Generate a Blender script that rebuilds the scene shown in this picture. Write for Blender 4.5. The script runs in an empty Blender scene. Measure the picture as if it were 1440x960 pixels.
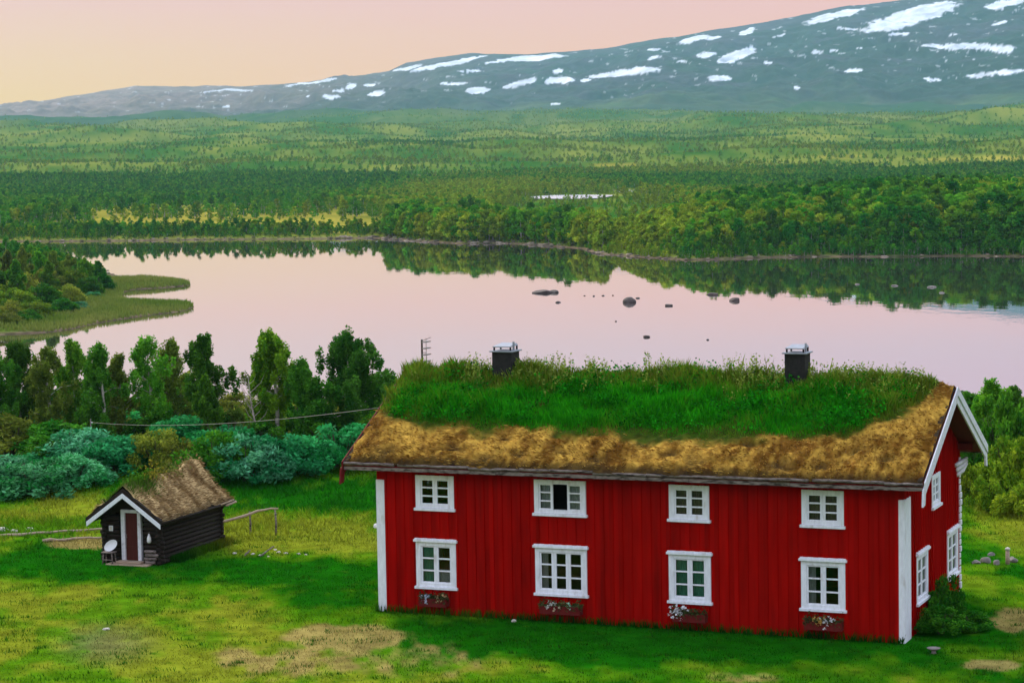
import bpy, math, random
import numpy as np
from mathutils import Matrix, Vector
R = math.radians
rng = np.random.default_rng(7)
random.seed(7)
sc = bpy.context.scene
COL = sc.collection

# ------------------------------------------------------------------ camera
F_PX, YH, ROLL, ZC = 3352.72, 217.0, -0.0177, 14.764      # focal length in px of a 1440 px wide frame, horizon row, roll, height
PITCH = math.atan((480 - YH) / F_PX)
WATER = -3.4
CP, SP, CR, SR = math.cos(PITCH), math.sin(PITCH), math.cos(ROLL), math.sin(ROLL)
cam_d = bpy.data.cameras.new('camera'); cam = bpy.data.objects.new('camera', cam_d); COL.objects.link(cam)
cam_d.sensor_width = 36; cam_d.sensor_fit = 'HORIZONTAL'; cam_d.lens = F_PX / 1440 * 36
cam_d.clip_start = 0.5; cam_d.clip_end = 60000
_F = Vector((0, CP, -SP)); _U = Vector((0, SP, CP)); _R = Vector((1, 0, 0))
_R2 = _R * CR + _U * SR; _U2 = _R * -SR + _U * CR
m = Matrix((_R2, _U2, -_F)).transposed().to_4x4(); m.translation = (0, 0, ZC)
cam.matrix_world = m
sc.camera = cam

# ------------------------------------------------------------------ sky, sun, exposure
EXPO = 0.8
sc.view_settings.view_transform = 'Standard'; sc.view_settings.look = 'None'
sc.view_settings.exposure = EXPO; sc.view_settings.gamma = 1.0; sc.view_settings.use_curve_mapping = False
SUN_EL, SUN_AZ = R(34), R(-30)                  # azimuth measured from +Y towards +X
world = bpy.data.worlds.new('World'); sc.world = world; world.use_nodes = True
nt = world.node_tree; nt.nodes.clear()
N = nt.nodes.new; LK = nt.links.new
out = N('ShaderNodeOutputWorld'); add = N('ShaderNodeAddShader')
sky = N('ShaderNodeTexSky'); sky.sky_type = 'NISHITA'; sky.sun_disc = False
sky.sun_elevation = SUN_EL; sky.sun_rotation = SUN_AZ
bg1 = N('ShaderNodeBackground'); bg1.inputs[1].default_value = 0.03
tc = N('ShaderNodeTexCoord'); sx = N('ShaderNodeSeparateXYZ'); LK(tc.outputs['Generated'], sx.inputs[0])
def mth(op, a, b=None, c=None, clamp=False):
    n = N('ShaderNodeMath'); n.operation = op; n.use_clamp = clamp
    for i, v in enumerate((a, b, c)):
        if v is None: continue
        if hasattr(v, 'is_linked'): LK(v, n.inputs[i])
        else: n.inputs[i].default_value = v
    return n.outputs[0]
nz = N('ShaderNodeTexNoise'); mp = N('ShaderNodeMapping'); mp.inputs['Scale'].default_value = (7, 7, 60)
LK(tc.outputs['Generated'], mp.inputs[0]); LK(mp.outputs[0], nz.inputs['Vector']); nz.inputs['Scale'].default_value = 1.0; nz.inputs['Detail'].default_value = 4
zz = mth('ADD', sx.outputs['Z'], mth('MULTIPLY', mth('SUBTRACT', nz.outputs[0], 0.5), 0.016))
tt = mth('SQRT', mth('MAXIMUM', zz, 0.0))
def ramp(stops):
    n = N('ShaderNodeValToRGB'); e = n.color_ramp.elements
    while len(e) < len(stops): e.new(0.5)
    for i, (p, c) in enumerate(stops): e[i].position = p; e[i].color = (*c, 1)
    LK(tt, n.inputs[0]); return n.outputs[0]
tint = N('ShaderNodeMix'); tint.data_type = 'RGBA'; LK(mth('MULTIPLY', mth('MAXIMUM', sx.outputs['Z'], 0.0), 3.0, clamp=True), tint.inputs[0])
tint.inputs[6].default_value = (.80, .53, .25, 1); tint.inputs[7].default_value = (1, 1, 1, 1)      # dusty evening air low over the horizon
mulc = N('ShaderNodeVectorMath'); mulc.operation = 'MULTIPLY'; LK(sky.outputs[0], mulc.inputs[0]); LK(tint.outputs[2], mulc.inputs[1]); LK(mulc.outputs[0], bg1.inputs[0])
ZEN = (.74, .82, 1.02)
rl = ramp([(0, (.25, .15, .012)), (.16, (.25, .145, .018)), (.215, (.265, .115, .05)), (.25, (.28, .075, .09)), (.30, (.27, .09, .13)), (.5, (.50, .50, .56)), (1, ZEN)])
rr = ramp([(0, (.40, .12, .10)), (.15, (.41, .12, .10)), (.25, (.40, .105, .12)), (.285, (.30, .105, .18)), (.36, (.26, .105, .22)), (.5, (.48, .50, .58)), (1, ZEN)])
fx = mth('MULTIPLY_ADD', sx.outputs['X'], 2.6, 0.5, clamp=True)
mx = N('ShaderNodeMix'); mx.data_type = 'RGBA'; LK(fx, mx.inputs[0]); LK(rl, mx.inputs[6]); LK(rr, mx.inputs[7])
bg2 = N('ShaderNodeBackground'); bg2.inputs[1].default_value = 1.0
LK(mx.outputs[2], bg2.inputs[0]); LK(bg1.outputs[0], add.inputs[0]); LK(bg2.outputs[0], add.inputs[1]); LK(add.outputs[0], out.inputs[0])
sd_ = bpy.data.lights.new('sun', 'SUN'); sun = bpy.data.objects.new('sun', sd_); COL.objects.link(sun)
sd_.energy = 1.5; sd_.angle = R(10); sd_.color = (1.0, .86, .62)
sun.rotation_euler = Vector((-math.sin(SUN_AZ) * math.cos(SUN_EL), -math.cos(SUN_AZ) * math.cos(SUN_EL), -math.sin(SUN_EL))).to_track_quat('-Z', 'Y').to_euler()
sun.location = (0, 0, 60)
sc.cycles.max_bounces = 8; sc.cycles.transparent_max_bounces = 12; sc.cycles.volume_bounces = 1
sc.cycles.use_denoising = True

# ------------------------------------------------------------------ helpers
def tag(o, label=None, cat=None, group=None, kind=None):
    for k, v in (('label', label), ('category', cat), ('group', group), ('kind', kind)):
        if v: o[k] = v
    return o
def empty(name, loc=(0, 0, 0), rz=0.0):
    o = bpy.data.objects.new(name, None); COL.objects.link(o); o.empty_display_size = .2
    o.location = loc; o.rotation_euler = (0, 0, rz); return o
def copy_tree(o, parent=None):
    c = o.copy(); COL.objects.link(c)
    if parent is not None: c.parent = parent
    for ch in list(o.children): copy_tree(ch, c)
    return c
class MB:
    """collects pieces of ONE mesh"""
    def __init__(s): s.v = []; s.f = []; s.m = []; s.n = 0; s.sm = []
    def add(s, vs, fs, mi=0, smooth=False):
        for f in fs: s.f.append(tuple(i + s.n for i in f)); s.m.append(mi); s.sm.append(smooth)
        s.v.extend([tuple(map(float, v)) for v in vs]); s.n += len(vs)
    def box(s, a, b, mi=0):
        (x0, y0, z0), (x1, y1, z1) = a, b
        s.add([(x0,y0,z0),(x1,y0,z0),(x1,y1,z0),(x0,y1,z0),(x0,y0,z1),(x1,y0,z1),(x1,y1,z1),(x0,y1,z1)],
              [(0,3,2,1),(4,5,6,7),(0,1,5,4),(1,2,6,5),(2,3,7,6),(3,0,4,7)], mi)
    def hexa(s, p, mi=0):     # 8 points: bottom ring, top ring
        s.add(p, [(0,3,2,1),(4,5,6,7),(0,1,5,4),(1,2,6,5),(2,3,7,6),(3,0,4,7)], mi)
    def tube(s, pts, rad, n=8, mi=0, cap=True):
        pts = [Vector(p) for p in pts]; rad = rad if hasattr(rad, '__len__') else [rad] * len(pts)
        ring = []
        for i, p in enumerate(pts):
            t = (pts[min(i + 1, len(pts) - 1)] - pts[max(i - 1, 0)]).normalized()
            a = Vector((0, 0, 1)) if abs(t.z) < .9 else Vector((1, 0, 0))
            x = t.cross(a).normalized(); y = t.cross(x)
            ring.append([p + (x * math.cos(2*math.pi*k/n) + y * math.sin(2*math.pi*k/n)) * rad[i] for k in range(n)])
        vs = [v for r in ring for v in r]; fs = []
        for i in range(len(pts) - 1):
            for k in range(n):
                fs.append((i*n + k, i*n + (k+1) % n, (i+1)*n + (k+1) % n, (i+1)*n + k))
        if cap: fs.append(tuple(range(n))[::-1]); fs.append(tuple((len(pts)-1)*n + k for k in range(n)))
        s.add(vs, fs, mi, True)
    def build(s, name, mat, parent=None, bevel=0):
        me = bpy.data.meshes.new(name); me.from_pydata(s.v, [], s.f)
        for q in (mat if isinstance(mat, (list, tuple)) else [mat]): me.materials.append(q)
        me.polygons.foreach_set('material_index', s.m); me.polygons.foreach_set('use_smooth', s.sm); me.update()
        o = bpy.data.objects.new(name, me); COL.objects.link(o)
        if parent is not None: o.parent = parent
        if bevel:
            b = o.modifiers.new('bevel', 'BEVEL'); b.width = bevel; b.segments = 2; b.limit_method = 'ANGLE'
        return o
def np_mesh(name, V, Fc, mat, alb=None, parent=None, smooth=False, mi=None, link=True):
    me = bpy.data.meshes.new(name); V = np.asarray(V, np.float32); Fc = np.asarray(Fc, np.int32); k = Fc.shape[1]
    me.vertices.add(len(V)); me.vertices.foreach_set('co', V.ravel())
    me.loops.add(Fc.size); me.loops.foreach_set('vertex_index', Fc.ravel())
    me.polygons.add(len(Fc)); me.polygons.foreach_set('loop_start', np.arange(0, Fc.size, k, dtype=np.int32))
    for q in (mat if isinstance(mat, (list, tuple)) else [mat]): me.materials.append(q)
    if mi is not None: me.polygons.foreach_set('material_index', np.asarray(mi, np.int32))
    if smooth: me.polygons.foreach_set('use_smooth', np.ones(len(Fc), bool))
    if alb is not None:
        at = me.attributes.new('alb', 'FLOAT_COLOR', 'POINT')
        at.data.foreach_set('color', np.concatenate([alb, np.ones((len(V), 1))], 1).astype(np.float32).ravel())
    me.update(calc_edges=True); me.validate()
    o = bpy.data.objects.new(name, me)
    if link: COL.objects.link(o)
    if parent is not None: o.parent = parent
    return o
def _hash(i, j, s):
    h = (i.astype(np.int64) * 374761393 + j.astype(np.int64) * 668265263 + s * 1442695041) & 0x7fffffff
    h = ((h ^ (h >> 13)) * 1274126177) & 0x7fffffff
    return ((h ^ (h >> 16)) & 0xffff) / 65535.0
def vnoise(x, y, s=0):
    i, j = np.floor(x), np.floor(y); fx, fy = x - i, y - j
    fx = fx*fx*(3-2*fx); fy = fy*fy*(3-2*fy)
    a = _hash(i, j, s); b = _hash(i+1, j, s); c = _hash(i, j+1, s); d = _hash(i+1, j+1, s)
    return (a*(1-fx)+b*fx)*(1-fy) + (c*(1-fx)+d*fx)*fy
def fbm(x, y, s=0, o=4, g=.5):
    x = np.asarray(x, float); y = np.asarray(y, float); r = 0; a = 1; t = 0
    for k in range(o): r = r + a*vnoise(x*2**k + 17.3*k, y*2**k - 9.1*k, s + k); t += a; a *= g
    return r / t
def sstep(a, b, x):
    t = np.clip((x - a) / (b - a), 0, 1); return t*t*(3-2*t)
def lerp3(a, b, t): return a + (b - a) * t[..., None]
def lin(r, g, b): return np.array([((c/255+.055)/1.055)**2.4 if c > 10 else c/255/12.92 for c in (r, g, b)])

# picture <-> place
def ray(px, py):
    dx, dy = px - 720, py - 480
    x = (CR*dx + SR*dy) / F_PX; y = -(-SR*dx + CR*dy) / F_PX
    return np.array([x, CP + y*SP, -SP + y*CP])
def on_z(px, py, z):
    r = ray(px, py); t = (z - ZC) / r[2]; return np.array([r[0]*t, r[1]*t, z])
def pix(X, Y, Z):
    Z = Z - ZC; d = Y*CP - Z*SP; u = Y*SP + Z*CP; x = X/d*F_PX; y = -u/d*F_PX
    return 720 + CR*x - SR*y, 480 + SR*x + CR*y

# ------------------------------------------------------------------ materials
MATS = {}
def mat(name, base=(.5, .5, .5), rough=.7, var=.25, scale=8.0, stretch=(1, 1, 1), bump=0.0, bscale=None, attr=False,
        transl=0.0, metal=0.0, spec=.3, hue=0.0, dark=None, objcoord=True, detail=5):
    if name in MATS: return MATS[name]
    M = bpy.data.materials.new(name); M.use_nodes = True; t = M.node_tree; t.nodes.clear()
    n = t.nodes.new; l = t.links.new
    o = n('ShaderNodeOutputMaterial'); p = n('ShaderNodeBsdfPrincipled')
    p.inputs['Roughness'].default_value = rough; p.inputs['Metallic'].default_value = metal; p.inputs['Specular IOR Level'].default_value = spec
    c = n('ShaderNodeTexCoord'); mpn = n('ShaderNodeMapping'); mpn.inputs['Scale'].default_value = stretch
    l(c.outputs['Object'], mpn.inputs[0])
    nn = n('ShaderNodeTexNoise'); nn.inputs['Scale'].default_value = scale; nn.inputs['Detail'].default_value = detail; l(mpn.outputs[0], nn.inputs['Vector'])
    mr = n('ShaderNodeMapRange'); mr.inputs[1].default_value = .3; mr.inputs[2].default_value = .7
    mr.inputs[3].default_value = 1 - var; mr.inputs[4].default_value = 1 + var; l(nn.outputs[0], mr.inputs[0])
    if attr:
        a = n('ShaderNodeAttribute'); a.attribute_name = 'alb'; src = a.outputs['Color']
    else:
        rgb = n('ShaderNodeRGB'); rgb.outputs[0].default_value = (*base, 1); src = rgb.outputs[0]
    if dark is not None:                     # a second colour in noise-shaped patches: weathering, dirt
        n2 = n('ShaderNodeTexNoise'); n2.inputs['Scale'].default_value = dark[1]; n2.inputs['Detail'].default_value = 6; l(mpn.outputs[0], n2.inputs['Vector'])
        r2 = n('ShaderNodeMapRange'); r2.inputs[1].default_value = dark[2]; r2.inputs[2].default_value = dark[2] + .15; l(n2.outputs[0], r2.inputs[0])
        m2 = n('ShaderNodeMix'); m2.data_type = 'RGBA'; l(r2.outputs[0], m2.inputs[0]); l(src, m2.inputs[6]); m2.inputs[7].default_value = (*dark[0], 1); src = m2.outputs[2]
    mul = n('ShaderNodeVectorMath'); mul.operation = 'SCALE'; l(src, mul.inputs[0]); l(mr.outputs[0], mul.inputs['Scale'])
    colr = mul.outputs[0]
    if hue:
        oi = n('ShaderNodeObjectInfo'); h = n('ShaderNodeHueSaturation')
        a1 = n('ShaderNodeMapRange'); a1.inputs[3].default_value = .5 - hue; a1.inputs[4].default_value = .5 + hue; l(oi.outputs['Random'], a1.inputs[0]); l(a1.outputs[0], h.inputs['Hue'])
        fr = n('ShaderNodeMath'); fr.operation = 'FRACT'; f2 = n('ShaderNodeMath'); f2.operation = 'MULTIPLY'; f2.inputs[1].default_value = 7.31; l(oi.outputs['Random'], f2.inputs[0]); l(f2.outputs[0], fr.inputs[0])
        a2 = n('ShaderNodeMapRange'); a2.inputs[3].default_value = .68; a2.inputs[4].default_value = 1.35; l(fr.outputs[0], a2.inputs[0]); l(a2.outputs[0], h.inputs['Value'])
        l(colr, h.inputs['Color']); colr = h.outputs[0]
    l(colr, p.inputs['Base Color'])
    if bump:
        b = n('ShaderNodeBump'); b.inputs['Strength'].default_value = bump; b.inputs['Distance'].default_value = .05
        bn = n('ShaderNodeTexNoise'); bn.inputs['Scale'].default_value = bscale or scale*2; bn.inputs['Detail'].default_value = 6; l(mpn.outputs[0], bn.inputs['Vector'])
        l(bn.outputs[0], b.inputs['Height']); l(b.outputs[0], p.inputs['Normal'])
    if transl:
        tr = n('ShaderNodeBsdfTranslucent'); l(colr, tr.inputs[0]); ms = n('ShaderNodeMixShader'); ms.inputs[0].default_value = transl
        l(p.outputs[0], ms.inputs[1]); l(tr.outputs[0], ms.inputs[2]); l(ms.outputs[0], o.inputs[0])
    else: l(p.outputs[0], o.inputs[0])
    MATS[name] = M; return M
M_ground = mat('grass ground', attr=True, rough=.95, var=.3, scale=1.3, dark=((.03, .10, .003), 1.9, .61), bump=.5, bscale=3.0, spec=.0, detail=9)
M_fell = mat('mountain heath and snow', attr=True, rough=.95, var=.30, scale=.02, bump=0, spec=.05, detail=10)
M_blade = mat('grass blades', attr=True, rough=.85, var=.12, scale=2.0, transl=.3, spec=.03)
M_leaf = mat('leaves', attr=True, rough=.7, var=.15, scale=1.5, transl=.42, spec=.06, hue=.012)
M_wood_far = mat('far wood leaves', attr=True, rough=.8, var=.1, scale=1.0, transl=.3, spec=.0, hue=.02)
M_bark = mat('birch bark', (.42, .38, .33), .8, .25, 3, (1, 1, 6), .3, dark=((.03, .025, .02), 2.2, .54))
M_twig = mat('dark twigs', (.06, .045, .03), .9, .3, 4)
M_pale_twig = mat('pale dead twigs', (.36, .30, .25), .9, .3, 4)
M_red = mat('red painted boards', (.33, .0022, .0012), .85, .16, 2.2, (3, 3, .35), .15, 30, dark=((.25, .002, .0012), .8, .52), spec=.0)
M_dred = mat('dark red boards', (.13, .004, .003), .75, .2, 3, (3, 3, .4))
_t = M_red.node_tree; _p = [q for q in _t.nodes if q.type == 'BSDF_PRINCIPLED'][0]; _s = _p.inputs['Base Color'].links[0].from_socket     # every board weathers a little differently
_g = _t.nodes.new('ShaderNodeNewGeometry'); _r = _t.nodes.new('ShaderNodeMapRange'); _r.inputs[3].default_value = .80; _r.inputs[4].default_value = 1.12; _t.links.new(_g.outputs['Random Per Island'], _r.inputs[0])
_m = _t.nodes.new('ShaderNodeVectorMath'); _m.operation = 'SCALE'; _t.links.new(_s, _m.inputs[0]); _t.links.new(_r.outputs[0], _m.inputs['Scale']); _t.links.new(_m.outputs[0], _p.inputs['Base Color'])
M_white = mat('white painted wood', (.76, .78, .83), .6, .10, 6, (2, 2, .6), dark=((.52, .51, .50), 3, .58))
M_trim = mat('weathered white boards', (.66, .66, .70), .7, .14, 5, (2, 2, 2), dark=((.34, .32, .32), 2.5, .58))
M_grey = mat('grey weathered timber', (.20, .16, .14), .85, .4, 5, (1.2, 5, 5), .4, dark=((.035, .025, .02), 3, .5))
M_soil = mat('peat soil and birch bark', (.035, .022, .012), .95, .5, 5, bump=.8)
M_straw = mat('dry straw turf', attr=True, rough=.95, var=.35, scale=4.5, bump=.9, bscale=9, spec=.05)
M_soot = mat('sooty black brick', (.016, .014, .013), .8, .4, 9, bump=.4)
M_tin = mat('chimney tin', (.30, .32, .36), .5, .12, 6, metal=.35)
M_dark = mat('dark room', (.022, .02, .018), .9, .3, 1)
M_lace = mat('lace curtain', (.42, .43, .44), .9, .25, 14, (6, 6, .6), transl=.3)
M_green_reflection = mat('green pane reflection', (.10, .34, .24), .9, .3, 10, (6, 6, .5), transl=.3)  # green reflection in the panes, painted on a sheet behind the glass
M_brown_curtain = mat('brown curtain', (.17, .125, .10), .9, .25, 10, (6, 6, .5), transl=.3)
M_log = mat('tarred log wall', (.016, .009, .005), .8, .5, 3, (1, 6, 6), .5, dark=((.05, .033, .022), 2, .6))
M_door = mat('dark red door', (.065, .008, .005), .7, .25, 4, (4, 4, .5))
M_stone = mat('grey stone', (.20, .18, .16), .9, .35, 3, bump=.7, dark=((.05, .045, .04), 2, .55))
M_rock = mat('wet brown rock', (.055, .04, .035), .7, .4, 2, bump=.6)
M_white_stone = mat('pale stone', (.55, .50, .44), .9, .2, 4, bump=.5)
M_rail = mat('weathered fence wood', (.36, .27, .19), .9, .3, 4, (1, 6, 6), .4)
M_enamel = mat('white enamel', (.78, .78, .80), .3, .05, 4)
M_wire = mat('grey wire', (.22, .20, .18), .6, .1, 4)
M_petal = mat('petals', attr=True, rough=.6, var=.1, scale=20, transl=.3)
def glass_mat():
    M = bpy.data.materials.new('window glass'); M.use_nodes = True; t = M.node_tree; t.nodes.clear(); n = t.nodes.new; l = t.links.new
    o = n('ShaderNodeOutputMaterial'); tr = n('ShaderNodeBsdfTransparent'); tr.inputs[0].default_value = (.86, .92, .89, 1)
    g = n('ShaderNodeBsdfGlossy'); g.inputs['Roughness'].default_value = .03; fr = n('ShaderNodeFresnel'); fr.inputs[0].default_value = 1.5
    bn = n('ShaderNodeBump'); bn.inputs['Strength'].default_value = .08; nn = n('ShaderNodeTexNoise'); nn.inputs['Scale'].default_value = 3
    c = n('ShaderNodeTexCoord'); l(c.outputs['Object'], nn.inputs['Vector']); l(nn.outputs[0], bn.inputs['Height']); l(bn.outputs[0], g.inputs['Normal'])
    ms = n('ShaderNodeMixShader'); l(fr.outputs[0], ms.inputs[0]); l(tr.outputs[0], ms.inputs[1]); l(g.outputs[0], ms.inputs[2]); l(ms.outputs[0], o.inputs[0]); return M
M_glass = glass_mat()
def water_mat():
    M = bpy.data.materials.new('still lake water'); M.use_nodes = True; t = M.node_tree; t.nodes.clear(); n = t.nodes.new; l = t.links.new
    o = n('ShaderNodeOutputMaterial'); d = n('ShaderNodeBsdfDiffuse'); d.inputs[0].default_value = (.10, .085, .075, 1)
    g = n('ShaderNodeBsdfGlossy'); g.inputs['Roughness'].default_value = .015; g.inputs[0].default_value = (.98, .97, .98, 1)
    lw = n('ShaderNodeFresnel'); lw.inputs[0].default_value = 2.2
    c = n('ShaderNodeTexCoord'); mp_ = n('ShaderNodeMapping'); mp_.inputs['Scale'].default_value = (.55, .25, 1); l(c.outputs['Object'], mp_.inputs[0])
    nn = n('ShaderNodeTexNoise'); nn.inputs['Scale'].default_value = 1.0; nn.inputs['Detail'].default_value = 4; l(mp_.outputs[0], nn.inputs['Vector'])
    bn = n('ShaderNodeBump'); bn.inputs['Strength'].default_value = .07; bn.inputs['Distance'].default_value = .1; l(nn.outputs[0], bn.inputs['Height'])
    l(bn.outputs[0], g.inputs['Normal'])
    mr = n('ShaderNodeMath'); mr.operation = 'MULTIPLY_ADD'; mr.use_clamp = True; mr.inputs[1].default_value = .35; mr.inputs[2].default_value = .68; l(lw.outputs[0], mr.inputs[0])
    ms = n('ShaderNodeMixShader'); l(mr.outputs[0], ms.inputs[0]); l(d.outputs[0], ms.inputs[1]); l(g.outputs[0], ms.inputs[2]); l(ms.outputs[0], o.inputs[0]); return M
M_water = water_mat()
M_pond = water_mat(); M_pond.name = 'wind-ruffled pond water'; [setattr(q.inputs['Roughness'], 'default_value', .2) for q in M_pond.node_tree.nodes if q.type == 'BSDF_GLOSSY']

# ------------------------------------------------------------------ lake outline and terrain height
FAR_PX = [(-900, 344), (-300, 342), (0, 340), (150, 339), (300, 337), (450, 336), (520, 335), (570, 338), (640, 343), (700, 342), (760, 345), (815, 350), (830, 356),
          (870, 360), (910, 362), (960, 366), (1010, 365), (1060, 363), (1150, 361), (1250, 361), (1350, 360), (1440, 361), (1700, 362), (2300, 366)]
NEAR_PX = [(2300, 556), (1700, 566), (1400, 566), (1100, 568), (900, 570), (700, 571), (540, 572), (400, 568), (330, 570), (200, 568), (100, 562), (0, 556), (-300, 545), (-900, 520)]
SPIT_PX = [(-900, 476), (-300, 474), (-40, 473), (60, 468), (100, 463), (140, 455), (190, 446), (230, 441), (258, 438), (273, 432), (262, 427), (225, 425.5), (185, 424), (168, 418),
           (176, 411), (190, 407), (225, 405), (262, 402), (269, 398), (250, 394.5), (215, 394), (170, 396), (160, 388), (140, 378), (80, 370), (0, 366), (-300, 362), (-900, 356)]
LAKE = np.array([on_z(x, y, WATER)[:2] for x, y in FAR_PX + NEAR_PX + SPIT_PX])
def densify(P, n=3):
    o = []
    for i in range(len(P)):
        a, b = P[i], P[(i+1) % len(P)]
        for k in range(n): o.append(a + (b - a)*k/n)
    return np.array(o)
LAKE = densify(LAKE, 3)
_j = np.stack([fbm(LAKE[:, 0]*.09, LAKE[:, 1]*.09, 31) - .5, fbm(LAKE[:, 0]*.09 + 50, LAKE[:, 1]*.09, 32) - .5], 1) * 3.0
LAKE = LAKE + _j * np.clip((LAKE[:, 1:2]) / 400, .3, 1)
def lake_sd(x, y):
    """signed distance to the shore, positive on land"""
    P = np.stack([np.ravel(x), np.ravel(y)], 1); res = np.full(len(P), 1e9); ins = np.zeros(len(P), bool)
    for i in range(len(LAKE)):
        a, b = LAKE[i], LAKE[(i+1) % len(LAKE)]; ab = b - a; L2 = ab @ ab
        if L2 < 1e-9: continue
        t = np.clip(((P - a) @ ab) / L2, 0, 1); d = P - a - t[:, None]*ab
        np.minimum(res, np.einsum('ij,ij->i', d, d), out=res)
        c = ((a[1] > P[:, 1]) != (b[1] > P[:, 1]))
        xi = a[0] + (P[:, 1] - a[1]) * (b[0] - a[0]) / (b[1] - a[1] if abs(b[1] - a[1]) > 1e-9 else 1e-9)
        ins ^= c & (P[:, 0] < xi)
    d = np.sqrt(res); return np.where(ins, -d, d).reshape(np.shape(x))
POND = [np.array([on_z(x, y, WATER + .25)[:2] for x, y in q]) for q in
        ([(744, 278.5), (775, 276), (830, 275.5), (866, 276), (845, 280.5), (800, 281.5), (752, 281)], [(868, 270.5), (900, 269), (932, 268), (936, 270.5), (905, 272.2), (872, 272.8)])]
POND_Y = (POND[0][:, 1].min(), POND[0][:, 1].max())
HX = np.array([0, 400, 600, 800, 1050, 1300, 1600, 2000, 2600, 3300, 4200, 5400, 7000, 9000, 14000.])
HZ = np.array([.6, .6, .9, .4, -.1, 2.5, 7.5, 15, 31, 54, 82, 106, 120, 120, 120.])
def H(x, y, sd=None):
    x = np.asarray(x, float); y = np.asarray(y, float); d = np.hypot(x, y)
    if sd is None: sd = lake_sd(x, y)
    near = -3.0 * sstep(88, 172, d + 10*(fbm(x*.03, y*.03, 3) - .5)) + .5*sstep(14, 24, x)*sstep(80, 100, y)
    near = near + .22*(fbm(x*.12, y*.12, 4) - .5)*sstep(50, 60, d)*(1 - .7*sstep(120, 180, d)) * np.clip(np.hypot((x - 4)/13, (y - 76)/8) - .75, 0, 1)
    near = near + .8*np.exp(-((x + 24)/9)**2 - ((y - 116)/7)**2) + .9*np.exp(-((x + 14)/6)**2 - ((y - 113)/5)**2)
    u = x / np.maximum(y, 1)                                         # bearing
    far = WATER + np.interp(d, HX, HZ) * (1 - .10*np.clip(-u/.2, 0, 1)*sstep(1500, 5000, d))
    far = far + (1.8*sstep(.02, .15, u)*sstep(400, 470, d)*(1 - sstep(560, 760, d)))    # the higher wooded bank on the right
    far = far + (fbm(x*.006, y*.006, 11) - .5) * np.interp(d, [380, 900, 1100, 2000, 4000], [1.0, .8, 1.4, 22, 40])
    far = far + (fbm(x*.0021, y*.0021, 12) - .5) * np.interp(d, [1100, 1600, 2500, 4000, 9000], [0, 14, 40, 64, 60])
    t = near + (far - near) * sstep(310, 375, d)
    bank = WATER + (np.maximum(t, WATER + .25) - WATER) * sstep(-.5, 7, sd) + .12*sstep(0, .6, sd)
    z = np.where(sd > 0, bank, WATER - np.minimum(1.5, -sd*.25))
    return z
def at_pix(px, py):
    """the spot of ground seen at a picture point"""
    r = ray(px, py); t = np.geomspace(45, 9000, 5000); hz = H(r[0]*t, r[1]*t); k = np.argmax(ZC + r[2]*t <= hz)
    return np.array([r[0]*t[k], r[1]*t[k], hz[k]])
def at_dist(px, d):
    r = ray(px, 480); s = d / r[1]; x, y = r[0]*s, d; return np.array([x, y, float(H(np.array([x]), np.array([y]))[0])])

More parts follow.
